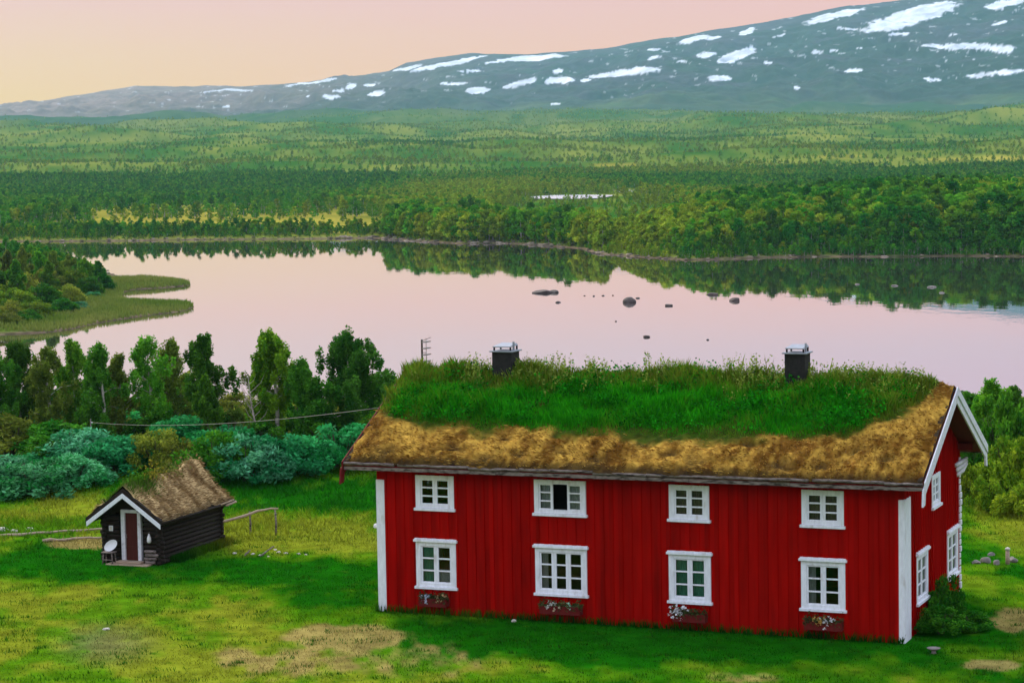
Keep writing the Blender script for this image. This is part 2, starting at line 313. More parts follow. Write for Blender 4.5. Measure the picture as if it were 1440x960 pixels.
# ------------------------------------------------------------------ ground colours (albedo of plants and soil, with some shade and haze painted in)
G_LUSH_SHADE, G_MID, G_YEL = np.array([.007, .092, .0015]), np.array([.062, .165, .003]), np.array([.168, .200, .012])
G_TAN, G_GREY = np.array([.27, .20, .065]), np.array([.13, .13, .05])
def ell(px, py, cx, cy, rx, ry, soft=.5): return 1 - sstep(1 - soft, 1 + soft, np.hypot((px - cx)/rx, (py - cy)/ry))
def ground_alb(x, y, z, sd):
    px, py = pix(x, y, z); d = np.hypot(x, y)
    n1 = fbm(x*.45, y*.25, 21); n2 = fbm(x*1.6, y*.8, 22); n3 = fbm(x*.08, y*.08, 23); n4 = fbm(x*3.5, y*2.2, 24, 3)
    yel = np.clip(.42 + 2.0*(n1 - .5) + 1.3*(n2 - .5), 0, 1)
    # turf dryness by patch; house and shed shade painted in as deep green
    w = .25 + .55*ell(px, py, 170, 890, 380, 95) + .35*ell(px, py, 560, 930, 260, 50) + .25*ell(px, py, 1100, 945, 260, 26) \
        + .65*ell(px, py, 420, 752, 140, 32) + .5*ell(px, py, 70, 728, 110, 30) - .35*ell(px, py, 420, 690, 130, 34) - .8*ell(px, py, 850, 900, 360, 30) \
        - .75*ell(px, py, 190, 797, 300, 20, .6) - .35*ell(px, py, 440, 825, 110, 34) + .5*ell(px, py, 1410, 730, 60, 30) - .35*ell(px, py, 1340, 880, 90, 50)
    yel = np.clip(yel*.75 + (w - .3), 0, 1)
    c = lerp3(lerp3(np.broadcast_to(G_LUSH_SHADE, x.shape + (3,)), G_MID, sstep(0, .5, yel)), G_YEL, sstep(.4, 1, yel))
    c = c * (.8 + .4*n4)[..., None]
    dirt = 1.2*ell(px, py, 482, 893, 62, 15, .8) + .66*ell(px, py, 580, 925, 190, 42, .9) + 1.2*ell(px, py, 1422, 872, 34, 18, .6) + 1.2*ell(px, py, 1392, 935, 45, 8, .6) \
        + 1.2*ell(px, py, 120, 764, 60, 8, .6) + .7*ell(px, py, 1030, 952, 90, 10, .7) + .55*ell(px, py, 350, 930, 100, 30, .9)
    n5 = fbm(x*2.6, y*.9, 29, 5); dirt = .85*sstep(.42, .74, dirt*(.05 + .8*n2 + .75*n5))
    c = lerp3(c, np.broadcast_to(G_TAN, c.shape) * (.75 + .5*n4)[..., None], dirt*(d < 110))
    gp = ell(px, py, 150, 905, 52, 22, .9) * sstep(.25, .6, n2 + .15)*.75
    c = lerp3(c, np.broadcast_to(G_GREY, c.shape), gp*(d < 110))
    # far shore, moor and wood floor
    f1 = fbm(x*.012, y*.006, 25); f2 = fbm(x*.05, y*.02, 26); f3 = fbm(x*.0035, y*.002, 27)
    wood = lerp3(np.broadcast_to(np.array([.030, .110, .008]), c.shape), np.array([.20, .225, .03]), np.clip(1.9*(f1 - .5) + 1.2*(f2 - .5) + .8*(f3 - .5) + .42, 0, 1))
    moor = np.array([.30, .26, .035])
    m_ = np.clip(1.2*ell(px, py, 300, 303, 240, 13, .5) + 1.3*ell(px, py, 490, 318, 80, 9, .5) + .9*ell(px, py, 610, 250, 55, 4, .5) + .8*ell(px, py, 870, 232, 40, 3, .5)
                 + .8*ell(px, py, 1330, 225, 30, 3) + .8*ell(px, py, 1420, 222, 40, 3) + .7*ell(px, py, 1180, 220, 30, 3), 0, 1) * (d > 380)
    wood = lerp3(wood, np.broadcast_to(moor, c.shape) * (.7 + .6*f2)[..., None], np.clip(m_*1.3*(f2 + .35), 0, 1))
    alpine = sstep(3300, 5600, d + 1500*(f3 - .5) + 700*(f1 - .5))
    wood = lerp3(wood, np.array([.028, .075, .050]) * (.7 + .6*f2)[..., None], alpine)  # teal mist at the mountain's foot painted into the alpine ground colour
    c = lerp3(c, wood, sstep(118, 150, d))
    # bare strip at the waterline
    sh = (1 - sstep(.3, 1.6 + 2.2*f2, sd)) * (d > 180)
    c = lerp3(c, np.broadcast_to(np.array([.16, .115, .075]), c.shape) * (.4 + 1.1*fbm(x*.8, y*.4, 28))[..., None], np.clip(sh, 0, 1))
    c = np.where((sd < 0)[..., None], np.array([.05, .04, .03]), c)
    return c

# one ground sheet, laid out in rings round the viewpoint: fine in front, coarse elsewhere, out to the horizon
bear = np.concatenate([np.linspace(-180, -60, 13)[:-1], np.linspace(-60, -17, 44)[:-1], np.linspace(-17, 17, 681)[:-1], np.linspace(17, 60, 44)[:-1], np.linspace(60, 180, 13)])
bear = np.radians(bear)
rad = np.concatenate([[.5, 8, 20, 35], np.geomspace(48, 110, 190)[:-1], np.geomspace(110, 600, 420)[:-1], np.geomspace(600, 14000, 330)])
BB, RR = np.meshgrid(bear, rad); X = RR*np.sin(BB); Y = RR*np.cos(BB)
SD = lake_sd(X, Y); Z = H(X, Y, SD)
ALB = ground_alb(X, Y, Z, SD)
nr, nb = X.shape
ii = np.arange(nr*nb).reshape(nr, nb)
FQ = np.stack([ii[:-1, :-1], ii[:-1, 1:], ii[1:, 1:], ii[1:, :-1]], -1).reshape(-1, 4)[:, ::-1]
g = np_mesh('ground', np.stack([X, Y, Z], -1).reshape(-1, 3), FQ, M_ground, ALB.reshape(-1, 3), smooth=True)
tag(g, 'grassy lawn, meadow and wooded moor sloping to the lake', 'ground', kind='structure')
# lake and far pond
wb = MB(); wb.add([(-900, 100, WATER), (900, 100, WATER), (900, 760, WATER), (-900, 760, WATER)], [(0, 1, 2, 3)])
w = wb.build('water', M_water); tag(w, 'still pink lake mirroring the sky and the wooded bank', 'lake', kind='structure')
def ribbon(polys, z):
    b = MB()
    for q in polys:
        n = len(q); c = q.mean(0)
        b.add([(*c, z)] + [(*p, z) for p in q], [(0, i + 1, (i + 1) % n + 1) for i in range(n)])
    return b
pz = [float(H(q[:, 0], q[:, 1]).max()) + .25 for q in POND]
pw = MB()
for q, z_ in zip(POND, pz):
    n_ = len(q); c_ = q.mean(0)
    pw.add([(*c_, z_)] + [(*p, z_) for p in q], [(0, i + 1, (i + 1) % n_ + 1) for i in range(n_)])
p_ = pw.build('pond_water', M_pond); tag(p_, 'thin pale pond gleaming between trees beyond the far bank', 'pond', kind='structure')

# mountain: its own sheet behind the moor
SKY_PX = [(-500, 175), (-200, 160), (0, 152), (60, 143), (130, 132), (200, 121), (300, 121), (345, 122), (400, 120), (480, 110), (555, 100), (580, 88), (620, 81), (680, 75), (760, 76), (800, 73), (860, 68),
          (920, 56), (960, 52), (1020, 40), (1080, 31), (1140, 20), (1200, 8), (1260, 2), (1320, -8), (1400, -20), (1500, -36), (1800, -60), (2200, -40)]
SNOW = [  # cx, cy, half length, half thickness, tilt (picture units of the photograph): where the drifts lie on the slope
    (1172, 23, 42, 5, -.24), (1280, 24, 70, 11, -.26), (1255, 38, 30, 5, -.15), (1190, 41, 16, 2, 0), (1360, 66, 66, 4.5, .02), (1410, 70, 16, 5, .05), (1262, 49, 18, 1.6, -.05), (1415, 5, 28, 5, -.2), (1400, 12, 12, 3, .1),
    (1035, 79, 30, 7, -.34), (992, 78, 13, 4, -.15), (1013, 111, 17, 4, .05), (1120, 123, 5, 2.4, 0), (1202, 100, 13, 2.5, -.05), (1150, 74, 9, 1.8, 0), (1173, 71, 7, 1.8, 0), (975, 56, 24, 4, -.25), (1003, 53, 12, 2, -.2),
    (1050, 45, 12, 3, -.4), (920, 70, 10, 2, -.1), (920, 82, 9, 2, -.15), (878, 102, 50, 4.6, -.13), (824, 113, 9, 2.5, -.1), (787, 113, 20, 5, -.05), (784, 100, 8, 3, 0), (730, 118, 25, 4.5, -.28), (670, 127, 18, 4, -.06),
    (640, 117, 20, 2, -.05), (750, 82, 50, 3.5, -.06), (628, 90, 56, 3.2, -.2), (572, 96, 22, 2.2, -.25), (700, 87, 22, 1.6, -.1), (660, 100, 16, 1.6, -.05), (530, 132, 16, 3.2, -.08), (495, 122, 10, 3, -.3), (475, 128, 8, 2, 0),
    (520, 119, 8, 2, -.1), (436, 136, 5, 1.6, 0), (465, 136, 14, 2, 0), (440, 116, 40, 1.6, -.15), (320, 151, 6, 1.6, -.1), (338, 127, 22, 1.6, 0), (1310, 112, 12, 2.2, .05), (1400, 104, 50, 2.6, -.1), (1390, 10, 4, 1, 0),
    (300, 128, 20, 1.2, -.1), (1306, 162, 5, 1, 0), (780, 147, 7, 1.4, 0), (1080, 88, 6, 1.4, 0), (1095, 50, 10, 1.2, -.3), (960, 87, 6, 1.2, 0), (1210, 68, 5, 1.2, 0), (1340, 50, 8, 1.4, -.2), (1405, 33, 10, 1.6, -.2)]
px_s = np.array([p[0] for p in SKY_PX], float); py_s = np.array([p[1] for p in SKY_PX], float)
mb_ = np.linspace(-.33, .42, 1500)                       # bearings x/y
mr_ = np.linspace(0, 1.12, 330)
U, T = np.meshgrid(mb_, mr_)
D0 = 4700 + 500*(fbm(U*14, U*0 + 3, 41) - .5) + 700*sstep(.05, -.2, U); D1 = 8300 - 300*U/.2
Ym = D0 + (D1 - D0)*T; Xm = U*Ym
pxr = 720 + U*F_PX; sk = np.interp(pxr + 0*U, px_s, py_s) + 3*(fbm(U*120, U*0, 42) - .5)
# height of the ridge so that it meets the skyline row
drow = (sk - 480); rx = (CR*(pxr - 720) + SR*drow)/F_PX; ry = -(-SR*(pxr - 720) + CR*drow)/F_PX
slope_el = (-SP + ry*CP)/(CP + ry*SP)
ZR = ZC + slope_el*D1
base = H(Xm, Ym, np.full(Xm.shape, 1e4)); basef = H(U*D0, D0, np.full(Xm.shape, 1e4))
prof = np.where(T <= 1, T**1.15, 1 - .9*(T - 1))
Zm = basef - 25 + (ZR - basef + 25)*prof
rough = (fbm(Xm*.0035, Ym*.0035, 43, 6) - .5)*90*np.clip(T*2.2, 0, 1)*np.clip((1 - T)*5, 0.06, 1)
rough += (np.abs(fbm(Xm*.009, Ym*.006, 44, 5) - .5) - .1)*-70*np.clip(T*3, 0, 1)*np.clip((1 - T)*5, 0.04, 1)
Zm = Zm + np.where(T <= 1.0, rough, 0)
MPX, MPY = pix(Xm, Ym, Zm)
wx = MPX + 9*(fbm(MPX*.06, MPY*.16, 45) - .5); wy = MPY + 5*(fbm(MPX*.05, MPY*.2, 46) - .5)
snow = np.zeros(Xm.shape)
for cx_, cy_, a_, b_, ti in SNOW:
    dx = wx - cx_; dy = wy - cy_; cs, sn = math.cos(ti), math.sin(ti)
    e = np.hypot((dx*cs + dy*sn)/(a_*1.05), (-dx*sn + dy*cs)/(b_*1.1)); snow = np.maximum(snow, 1 - sstep(.84, .98, e + .55*(fbm(MPX*.14, MPY*.5, 47, 5) - .5)))
scat = fbm(MPX*.10, MPY*.5, 48, 4); snow = np.maximum(snow, .5*sstep(.745, .78, scat)*sstep(.25, .5, T))
h1 = fbm(Xm*.006, Ym*.004, 49, 5); h2 = fbm(Xm*.02, Ym*.012, 50, 4)
toe = np.clip(.9 - 3.0*T + 1.6*(h1 - .5) + .9*(fbm(U*30, T*2, 51) - .5), 0, 1)
heath = lerp3(np.broadcast_to(np.array([.015, .045, .035]), Xm.shape + (3,)), np.array([.040, .050, .062]), np.clip(2.2*(h1 - .5) + 1.4*(h2 - .5) + .2 + .75*(T - .35), 0, 1))
heath = lerp3(heath, np.array([.26, .165, .14]) + 0*heath, .75*sstep(.03, -.20, U)*sstep(.15, .6, T))  # warm haze over the left slopes painted into the heath colour
heath = lerp3(heath, lerp3(np.array([.03, .085, .035]) + 0*heath, np.array([.09, .15, .035]), h2), toe)
snow = snow*(1 - .45*sstep(-.06, -.2, U))  # snow on the left dulled to match the painted haze
Am = lerp3(heath, np.array([.66, .70, .76]), snow)
nr, nb = Xm.shape; ii = np.arange(nr*nb).reshape(nr, nb)
FQ = np.stack([ii[:-1, :-1], ii[:-1, 1:], ii[1:, 1:], ii[1:, :-1]], -1).reshape(-1, 4)
mo = np_mesh('mountain', np.stack([Xm, Ym, Zm], -1).reshape(-1, 3), FQ, M_fell, Am.reshape(-1, 3), smooth=True)
tag(mo, 'long bare blue-grey fell streaked with snow patches', 'mountain', kind='structure')

# the air between: one closed box of thin mist
def haze():
    b = MB(); b.box((-4200, -300, -7), (4800, 10800, 900)); o = b.build('haze', [])
    M = bpy.data.materials.new('evening haze'); M.use_nodes = True; t = M.node_tree; t.nodes.clear()
    oo = t.nodes.new('ShaderNodeOutputMaterial'); v = t.nodes.new('ShaderNodeVolumePrincipled')
    v.inputs['Color'].default_value = (.46, .84, 1.0, 1); v.inputs['Density'].default_value = 4.2e-5; v.inputs['Anisotropy'].default_value = .25
    t.links.new(v.outputs[0], oo.inputs['Volume']); o.data.materials.append(M); tag(o, 'thin bluish evening haze over the far moor', 'haze', kind='stuff'); return o
haze()

# ================================================================== foliage builders
def rhombi(C, size, col, up=.35, el=1.9, rs=rng):
    """leaf-sized rhombic faces at points C, any way up"""
    n = len(C); a = rs.normal(size=(n, 3)); a[:, 2] *= .8; a /= np.linalg.norm(a, axis=1, keepdims=True)
    b = rs.normal(size=(n, 3)); b[:, 2] += up; b -= a*np.einsum('ij,ij->i', a, b)[:, None]; b /= np.maximum(np.linalg.norm(b, axis=1, keepdims=True), 1e-6)
    s = (np.broadcast_to(size, n) * rs.uniform(.65, 1.35, n))[:, None]
    V = np.stack([C - a*s*el/2, C + b*s*.5, C + a*s*el/2, C - b*s*.5], 1).reshape(-1, 3)
    return V, np.arange(4*n).reshape(n, 4), np.repeat(col, 4, 0)
def clump_points(cs, rs_, per, rs=rng, shell=.45, zs=.75):
    out, idx = [], []
    for k, (c, r) in enumerate(zip(cs, rs_)):
        n = max(3, int(per * r*r)); d = rs.normal(size=(n, 3)); d /= np.linalg.norm(d, axis=1, keepdims=True)
        q = r * (rs.uniform(0, 1, (n, 1)) ** shell) * d; q[:, 2] *= zs; q[:, :2] *= min(1, 1.05/zs)
        out.append(np.asarray(c) + q); idx.append(np.full(n, k))
    return np.concatenate(out), np.concatenate(idx)
def leaf_cols(idx, n, c0, c1, rs=rng, clump=.5, leaf=.35):
    k = rs.uniform(0, 1, idx.max() + 1)[idx]*clump*2 + rs.uniform(-1, 1, n)*leaf
    c = c0 + (c1 - c0)*np.clip(k, 0, 1)[:, None]; return c * rs.uniform(.8, 1.2, (n, 1))
def merge(parts):
    V, Fc, Cc, n = [], [], [], 0
    for v, f, c in parts: V.append(v); Fc.append(f + n); Cc.append(c); n += len(v)
    return np.concatenate(V), np.concatenate(Fc), np.concatenate(Cc)
def blades(P, h, w, col, lean=.35, rs=rng, droop=None, tip=1.25):
    """grass blades: bent quads tapering to a point"""
    n = len(P); an = rs.uniform(0, 2*math.pi, n); h = np.broadcast_to(h, n)*rs.uniform(.6, 1.3, n); w = np.broadcast_to(w, n)
    t = np.stack([np.cos(an), np.sin(an), 0*an], 1); la = rs.uniform(0, 2*math.pi, n); L = np.stack([np.cos(la), np.sin(la), 0*la], 1)*(rs.uniform(0, 1, n)*lean*h)[:, None]
    if droop is not None: L = L + droop*h[:, None]
    up = np.array([0, 0, 1.])
    mid = P + up*(h*.6)[:, None] + L*.45
    V = np.stack([P - t*(w/2)[:, None], P + t*(w/2)[:, None], mid + t*(w*.35)[:, None], P + up*h[:, None] + L], 1).reshape(-1, 3)
    C = np.stack([col*.85, col*.85, col, col*tip], 1).reshape(-1, 3)
    return V, np.arange(4*n).reshape(n, 4), C

# ================================================================== red farmhouse
TH = -0.3909; HO = np.array([-4.4045, 76.3187, 0.0]); HL, HW = 17.158, 8.0
def hw(u, w, z): c, s = math.cos(TH), math.sin(TH); return np.array([HO[0] + c*u - s*w, HO[1] + s*u + c*w, z])
house = tag(empty('farmhouse', HO, TH), 'long red two-storey farmhouse with white windows under a grassy sod roof', 'house')
E_W, E_Z, RZ, SLAB = -.55, 4.93, 7.22, .13                         # eave edge, its top, ridge, roof board thickness
SL = (RZ - E_Z) / (HW/2 - E_W)
OL, OR_ = .92, .72                                                  # overhang of the left and right gable
WT = lambda w: E_Z - SLAB + SL*(min(w, HW - w) - E_W)
# window list: wall, centre, width, z0, z1, bays, style
FRONT = [(1.32, 2.72), (5.44, 7.17), (9.86, 11.21), (14.05, 15.41)]
WINS = [('front', a, b, .93, 2.55, 3 if i == 1 else 2, 'low') for i, (a, b) in enumerate(FRONT)]
WINS += [('front', a + (.03 if i != 1 else 0), b - (.03 if i != 1 else 0), 3.46, 4.60, 3 if i == 1 else 2, 'up') for i, (a, b) in enumerate(FRONT)]
WINS += [('right', 1.55, 3.1, .93, 2.55, 2, 'low'), ('right', 5.95, 7.55, .93, 2.55, 2, 'low'), ('right', 3.7, 4.9, 3.55, 4.62, 2, 'up'), ('left', 3.2, 4.6, .93, 2.55, 2, 'low'), ('left', 3.4, 4.6, 3.5, 4.6, 2, 'up')]
wall = MB()
def boards(L, top, wins, place, z0=-.5, pitch=.31):
    cuts = {0.0, L}; x = 0
    while x < L: cuts.add(round(x, 4)); cuts.add(round(min(L, x + .17), 4)); x += pitch
    for a, b, c, d in wins: cuts.add(a); cuts.add(b)
    cuts = sorted(cuts); x = 0
    for a, b in zip(cuts[:-1], cuts[1:]):
        if b - a < .004: continue
        mid = (a + b)/2; over = ((mid % pitch) > .17); dep = .036 if over else 0.0
        j = random.uniform(0, .004); segs = [(z0, None)]
        for wa, wb, wc, wd in wins:
            if wa < mid < wb:
                s2 = []
                for p, q in segs: s2 += [(p, wc), (wd, q)] if (q is None or wd < q) and p < wc else [(p, q)]
                segs = s2
        for p, q in segs:
            ta, tb = (top(a), top(b)) if q is None else (q, q)
            if min(ta, tb) - p < .03: continue
            wall.hexa([place(a, -dep - j, p), place(b, -dep - j, p), place(b, .16, p), place(a, .16, p), place(a, -dep - j, ta), place(b, -dep - j, tb), place(b, .16, tb), place(a, .16, ta)])
wz = lambda s: sorted([(w[1] + .05, w[2] - .05, w[3] + .05, w[4] - .05) for w in WINS if w[0] == s], key=lambda t: t[2])
PF = {'front': lambda u, d, z: (u, d, z), 'right': lambda u, d, z: (HL - d, u, z), 'left': lambda u, d, z: (d, HW - u, z), 'back': lambda u, d, z: (HL - u, HW - d, z)}
boards(HL, lambda u: WT(0.05), wz('front'), PF['front'])
boards(HL, lambda u: WT(0.05), [], PF['back'])
boards(HW, lambda u: WT(u), wz('right'), PF['right'])
boards(HW, lambda u: WT(u), wz('left'), PF['left'])
wall_o = wall.build('wall', M_red, house)
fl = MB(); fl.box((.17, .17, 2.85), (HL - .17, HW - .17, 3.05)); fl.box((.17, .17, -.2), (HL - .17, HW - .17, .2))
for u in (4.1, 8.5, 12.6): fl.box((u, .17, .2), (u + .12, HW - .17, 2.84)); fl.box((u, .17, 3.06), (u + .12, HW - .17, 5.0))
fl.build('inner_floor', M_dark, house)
fo = MB(); fo.box((.06, .06, -.9), (HL - .06, HW - .06, -.15)); fo.build('foundation', M_stone, house)
def corner(pts): b = MB(); [b.box(*p) for p in pts]; return b.build('corner_board', M_white, house, .006)
corner([((-.05, -.055, -.10), (.24, .03, 4.40)), ((-.055, .031, -.1), (.03, .30, 4.40))])
corner([((HL - .13, -.055, -.12), (HL + .05, .03, 4.40)), ((HL - .03, .031, -.08), (HL + .055, .78, 4.40))])
# rear right corner: notched white log ends one above the other
b = MB(); z = -.1
while z < 4.7:
    hh = random.uniform(.2, .27); ex = random.uniform(.02, .14); b.box((HL - .16, HW - .16, z), (HL + .05 + random.uniform(0, .04), HW + ex, z + hh*.86)); z += hh
b.build('corner_board', M_trim, house, .03)
b = MB(); z = -.1
while z < 4.7:
    hh = random.uniform(.2, .27); ex = random.uniform(.02, .14); b.box((-.06, HW - .16, z), (.16, HW + ex, z + hh*.86)); z += hh
b.build('corner_board', M_trim, house, .03)

def window(spec, panes):
    side, a, b_, z0, z1, bays, style = spec; P = PF[side]
    def bx(mb, u0, u1, d0, d1, za, zb):
        mb.hexa([P(u0, d0, za), P(u1, d0, za), P(u1, d1, za), P(u0, d1, za), P(u0, d0, zb), P(u1, d0, zb), P(u1, d1, zb), P(u0, d1, zb)])
    cw = .17 if bays == 2 else .15; fr = MB(); top = z1 - (.10 if style == 'low' else 0)
    bx(fr, a, a + cw, -.06, .10, z0 + .09, top); bx(fr, b_ - cw, b_, -.06, .10, z0 + .09, top)
    bx(fr, a + cw, b_ - cw, -.058, .10, top - .13, top); bx(fr, a + cw, b_ - cw, -.058, .10, z0 + .09, z0 + .20)
    f = fr.build('window', M_white, house, .006)
    s = MB(); bx(s, a - .05, b_ + .05, -.12, .05, z0, z0 + .088); s.build('sill', M_white, f, .01)
    if style == 'low':
        s = MB(); bx(s, a - .06, b_ + .06, -.13, .04, z1 - .098, z1 - .02); bx(s, a - .03, b_ + .03, -.10, .03, z1 - .019, z1 + .015); s.build('head_moulding', M_white, f, .01)
    ia, ib, ja, jb = a + cw, b_ - cw, z0 + .20, top - .13; bw = (ib - ia)/bays; st = .052
    for k in range(bays):
        u0, u1 = ia + bw*k, ia + bw*(k + 1)
        if panes[k] == 'open': continue                            # the dark middle light stands open
        sash = MB(); gl = MB()
        bx(sash, u0 + .002, u0 + st + (.03 if k else 0), -.03, .03, ja, jb); bx(sash, u1 - st - (.03 if k < bays - 1 else 0), u1 - .002, -.03, .03, ja, jb)
        e0, e1 = u0 + st + (.03 if k else 0), u1 - st - (.03 if k < bays - 1 else 0)
        bx(sash, e0, e1, -.028, .028, ja, ja + .04); bx(sash, e0, e1, -.028, .028, jb - .04, jb)
        for q in (1, 2):
            zc = ja + (jb - ja)*q/3; bx(sash, e0, e1, -.024, .024, zc - .024, zc + .024)
        gl.add([P(e0, .0, ja), P(e1, .0, ja), P(e1, .0, jb), P(e0, .0, jb)], [(0, 1, 2, 3)])
        sash.build('sash', M_white, f); gl.build('pane', M_glass, f)
    for k in range(bays):
        kind = panes[k]
        if kind in ('open', 'dark'): continue
        m_ = {'lace': M_lace, 'green': M_green_reflection, 'brown': M_brown_curtain, 'half': M_lace, 'side': M_lace}[kind]  # green sheets carry painted pane reflections; the others are cloth curtains
        u0, u1 = ia + bw*k + .03, ia + bw*(k + 1) - .03; za, zb = (ja, ja + (jb - ja)*.36) if kind == 'half' else (ja, jb)
        if kind == 'side': u1 = u0 + (u1 - u0)*.5
        c = MB(); n = 24; vs = []
        for q in range(n + 1):
            u = u0 + (u1 - u0)*q/n; d = .12 + .022*math.sin(q*1.5 + k) + .01*math.sin(q*.7)
            vs += [P(u, d, za), P(u, d*1.0, zb)]
        c.add(vs, [(2*q, 2*q + 2, 2*q + 3, 2*q + 1) for q in range(n)], 0, True); c.build('curtain', m_, f)
PAN = [('green', 'half'), ('side', 'dark', 'dark'), ('green', 'green'), ('side', 'dark'), ('dark', 'dark'), ('lace', 'open', 'lace'), ('brown', 'brown'), ('brown', 'brown'),
       ('lace', 'lace'), ('lace', 'lace'), ('lace', 'lace'), ('dark', 'dark'), ('dark', 'dark')]
for s_, p_ in zip(WINS, PAN): window(s_, p_)
# door on the far side of the house is out of view; roof boards
rf = MB()
def slope_pts(u0, u1, w0, w1, dz0, dz1):                             # front slope slab between two offsets from the board surface
    zt = lambda w: E_Z + SL*(w - E_W)
    return [(u0, w0, zt(w0) + dz0), (u1, w0, zt(w0) + dz0), (u1, w1, zt(w1) + dz0), (u0, w1, zt(w1) + dz0), (u0, w0, zt(w0) + dz1), (u1, w0, zt(w0) + dz1), (u1, w1, zt(w1) + dz1), (u0, w1, zt(w1) + dz1)]
mir = lambda pts: [(u, HW - w, z) for u, w, z in pts]
rf.hexa(slope_pts(-OL, HL + OR_, E_W, HW/2, -SLAB, 0)); rf.hexa([mir(slope_pts(-OL, HL + OR_, E_W, HW/2 - .004, -SLAB, 0))[i] for i in (3, 2, 1, 0, 7, 6, 5, 4)])
roof = rf.build('roof', M_dred, house)
# purlins and rafter ends under the right gable
for w_ in (.25, HW/2, HW - .25):
    for ua, ub in ((HL, HL + .5), (-.5, 0)): b = MB(); b.box((ua, w_ - .1, WT(w_) - .24), (ub, w_ + .1, WT(w_) - .03)); b.build('purlin', M_dred, roof)
for k in range(3):                                                  # carved white brackets at the rear corner
    b = MB(); b.tube([(HL + .04, HW - .75 + .1*k, 4.50 - .17*k), (HL + .14, HW - .2 + .05*k, 4.56 - .15*k), (HL + .2, HW + .25, 4.62 - .09*k)], [.07, .075, .05], 6); b.build('eave_bracket', M_trim, roof)
def barge(u, mt, dw0=-.12, inner=True):
    """two board lines up each slope and down the other"""
    bb = MB()
    for mirror in (False, True):
        for (du0, du1, za, zb) in ((0, .05, -.34, -.06), (.052, .09, -.10, .16)):
            w0, w1 = E_W + dw0, HW/2; zt = lambda w: E_Z + SL*(w - E_W)
            p = [(u + du0, w0, zt(w0) + za), (u + du1, w0, zt(w0) + za), (u + du1, w1, zt(w1) + za), (u + du0, w1, zt(w1) + za), (u + du0, w0, zt(w0) + zb), (u + du1, w0, zt(w0) + zb), (u + du1, w1, zt(w1) + zb), (u + du0, w1, zt(w1) + zb)]
            if mirror: p = [mir(p)[i] for i in (3, 2, 1, 0, 7, 6, 5, 4)]
            bb.hexa(p)
        q0 = E_W + dw0
        e = [(u - .004, q0 - .10, E_Z - .62), (u + .056, q0 - .10, E_Z - .62), (u + .056, q0 + .16, E_Z - .58), (u - .004, q0 + .16, E_Z - .58), (u - .004, q0 - .02, E_Z - .16), (u + .056, q0 - .02, E_Z - .16), (u + .056, q0 + .26, E_Z - .12), (u - .004, q0 + .26, E_Z - .12)]
        if mirror: e = [mir(e)[i] for i in (3, 2, 1, 0, 7, 6, 5, 4)]
        bb.hexa(e)
    return bb.build('bargeboard', mt, roof, .006)
barge(HL + OR_ + .005, M_trim)
barge(-OL - .095, M_dred)
# eave: plank, split sod log, pale drip board
for sgn in (1, -1):
    b = MB(); k = 0; u = -OL
    fm = (lambda p: p) if sgn > 0 else mir
    while u < HL + OR_ - .05:
        L_ = min(random.uniform(2.2, 3.6), HL + OR_ - u); jz = random.uniform(-.012, .012)
        pts = [(u, E_W - .035, E_Z - .17 + jz), (u + L_ - .015, E_W - .035, E_Z - .17 + jz), (u + L_ - .015, E_W - .001, E_Z - .17 + jz), (u, E_W - .001, E_Z - .17 + jz)]
        pts += [(a_, b_, c_ + .11) for a_, b_, c_ in pts]; pts = fm(pts); b.hexa(pts if sgn > 0 else [pts[i] for i in (3, 2, 1, 0, 7, 6, 5, 4)]); u += L_
    b.build('drip_board', M_grey, roof)
    b = MB(); u = -OL
    while u < HL + OR_ - .05:
        L_ = min(random.uniform(1.6, 3.4), HL + OR_ - u); jz = random.uniform(-.03, .02)
        ps = [fm([(u + L_*q/5, E_W - .04 + random.uniform(-.01, .01), E_Z + .03 + jz + random.uniform(-.012, .012))])[0] for q in range(6)]
        b.tube(ps, [.048]*6, 7); u += L_ + random.choice((0, 0, .12))
    b.build('sod_log', M_grey, roof)
# sod: a lumpy blanket over both slopes
nu, nw = 420, 150
uu = np.linspace(-OL - .02, HL + OR_ - .02, nu); vv = np.linspace(-1, 1, nw)
UU, VV = np.meshgrid(uu, vv, indexing='ij')
wabs = (1 - np.abs(VV)) * (HW/2 - E_W + .06) + E_W - .06                     # distance in from the nearer eave
front = VV < 0
edge_n = fbm(UU*1.4 + 9*front, VV*0, 61) - .5
WWt = np.where(front, wabs + edge_n*.10*np.exp(-(wabs - E_W)*6), HW - wabs - edge_n*.10*np.exp(-(wabs - E_W)*6))
def sod_h(u, w):
    wm = np.minimum(w, HW - w); t = .25 + .10*(fbm(u*.9, w*.9, 62) - .5)*2 + .12*(fbm(u*2.6, w*4.0, 63) - .5)*2 + .03*(fbm(u*9, w*9, 70) - .5)
    t = t - .22*np.exp(-np.maximum(wm - E_W + .06, 0)*7) + .08*np.exp(-((w - HW/2)/.5)**2)
    t = t - .12*np.exp(-np.maximum(np.minimum(u + OL, HL + OR_ - u), 0)*6)
    pit = np.zeros(np.shape(u))
    for (pu, pw_, r) in ((2.6, .05, .30), (5.0, -.1, .25), (8.9, .55, .22), (6.3, .1, .22), (12.2, .7, .25), (14.7, -.1, .3), (10.8, -.2, .3), (16.6, .2, .25), (.4, -.15, .4), (3.8, -.25, .35), (7.6, -.2, .4), (9.9, .2, .25), (13.4, -.15, .45), (15.6, .6, .22), (4.2, .6, .2)): pit = np.maximum(pit, np.exp(-((u - pu)/r)**2 - ((w - pw_)/(r*.5))**2))
    return t - .13*pit, pit
th_, pit = sod_h(UU, WWt)
ZZ = E_Z + SL*(np.minimum(WWt, HW - WWt) - E_W) + np.maximum(th_, .02) - .02*0
s0 = fbm(UU*2.2, WWt*1.1, 64); s1 = fbm(UU*7, WWt*5, 65)
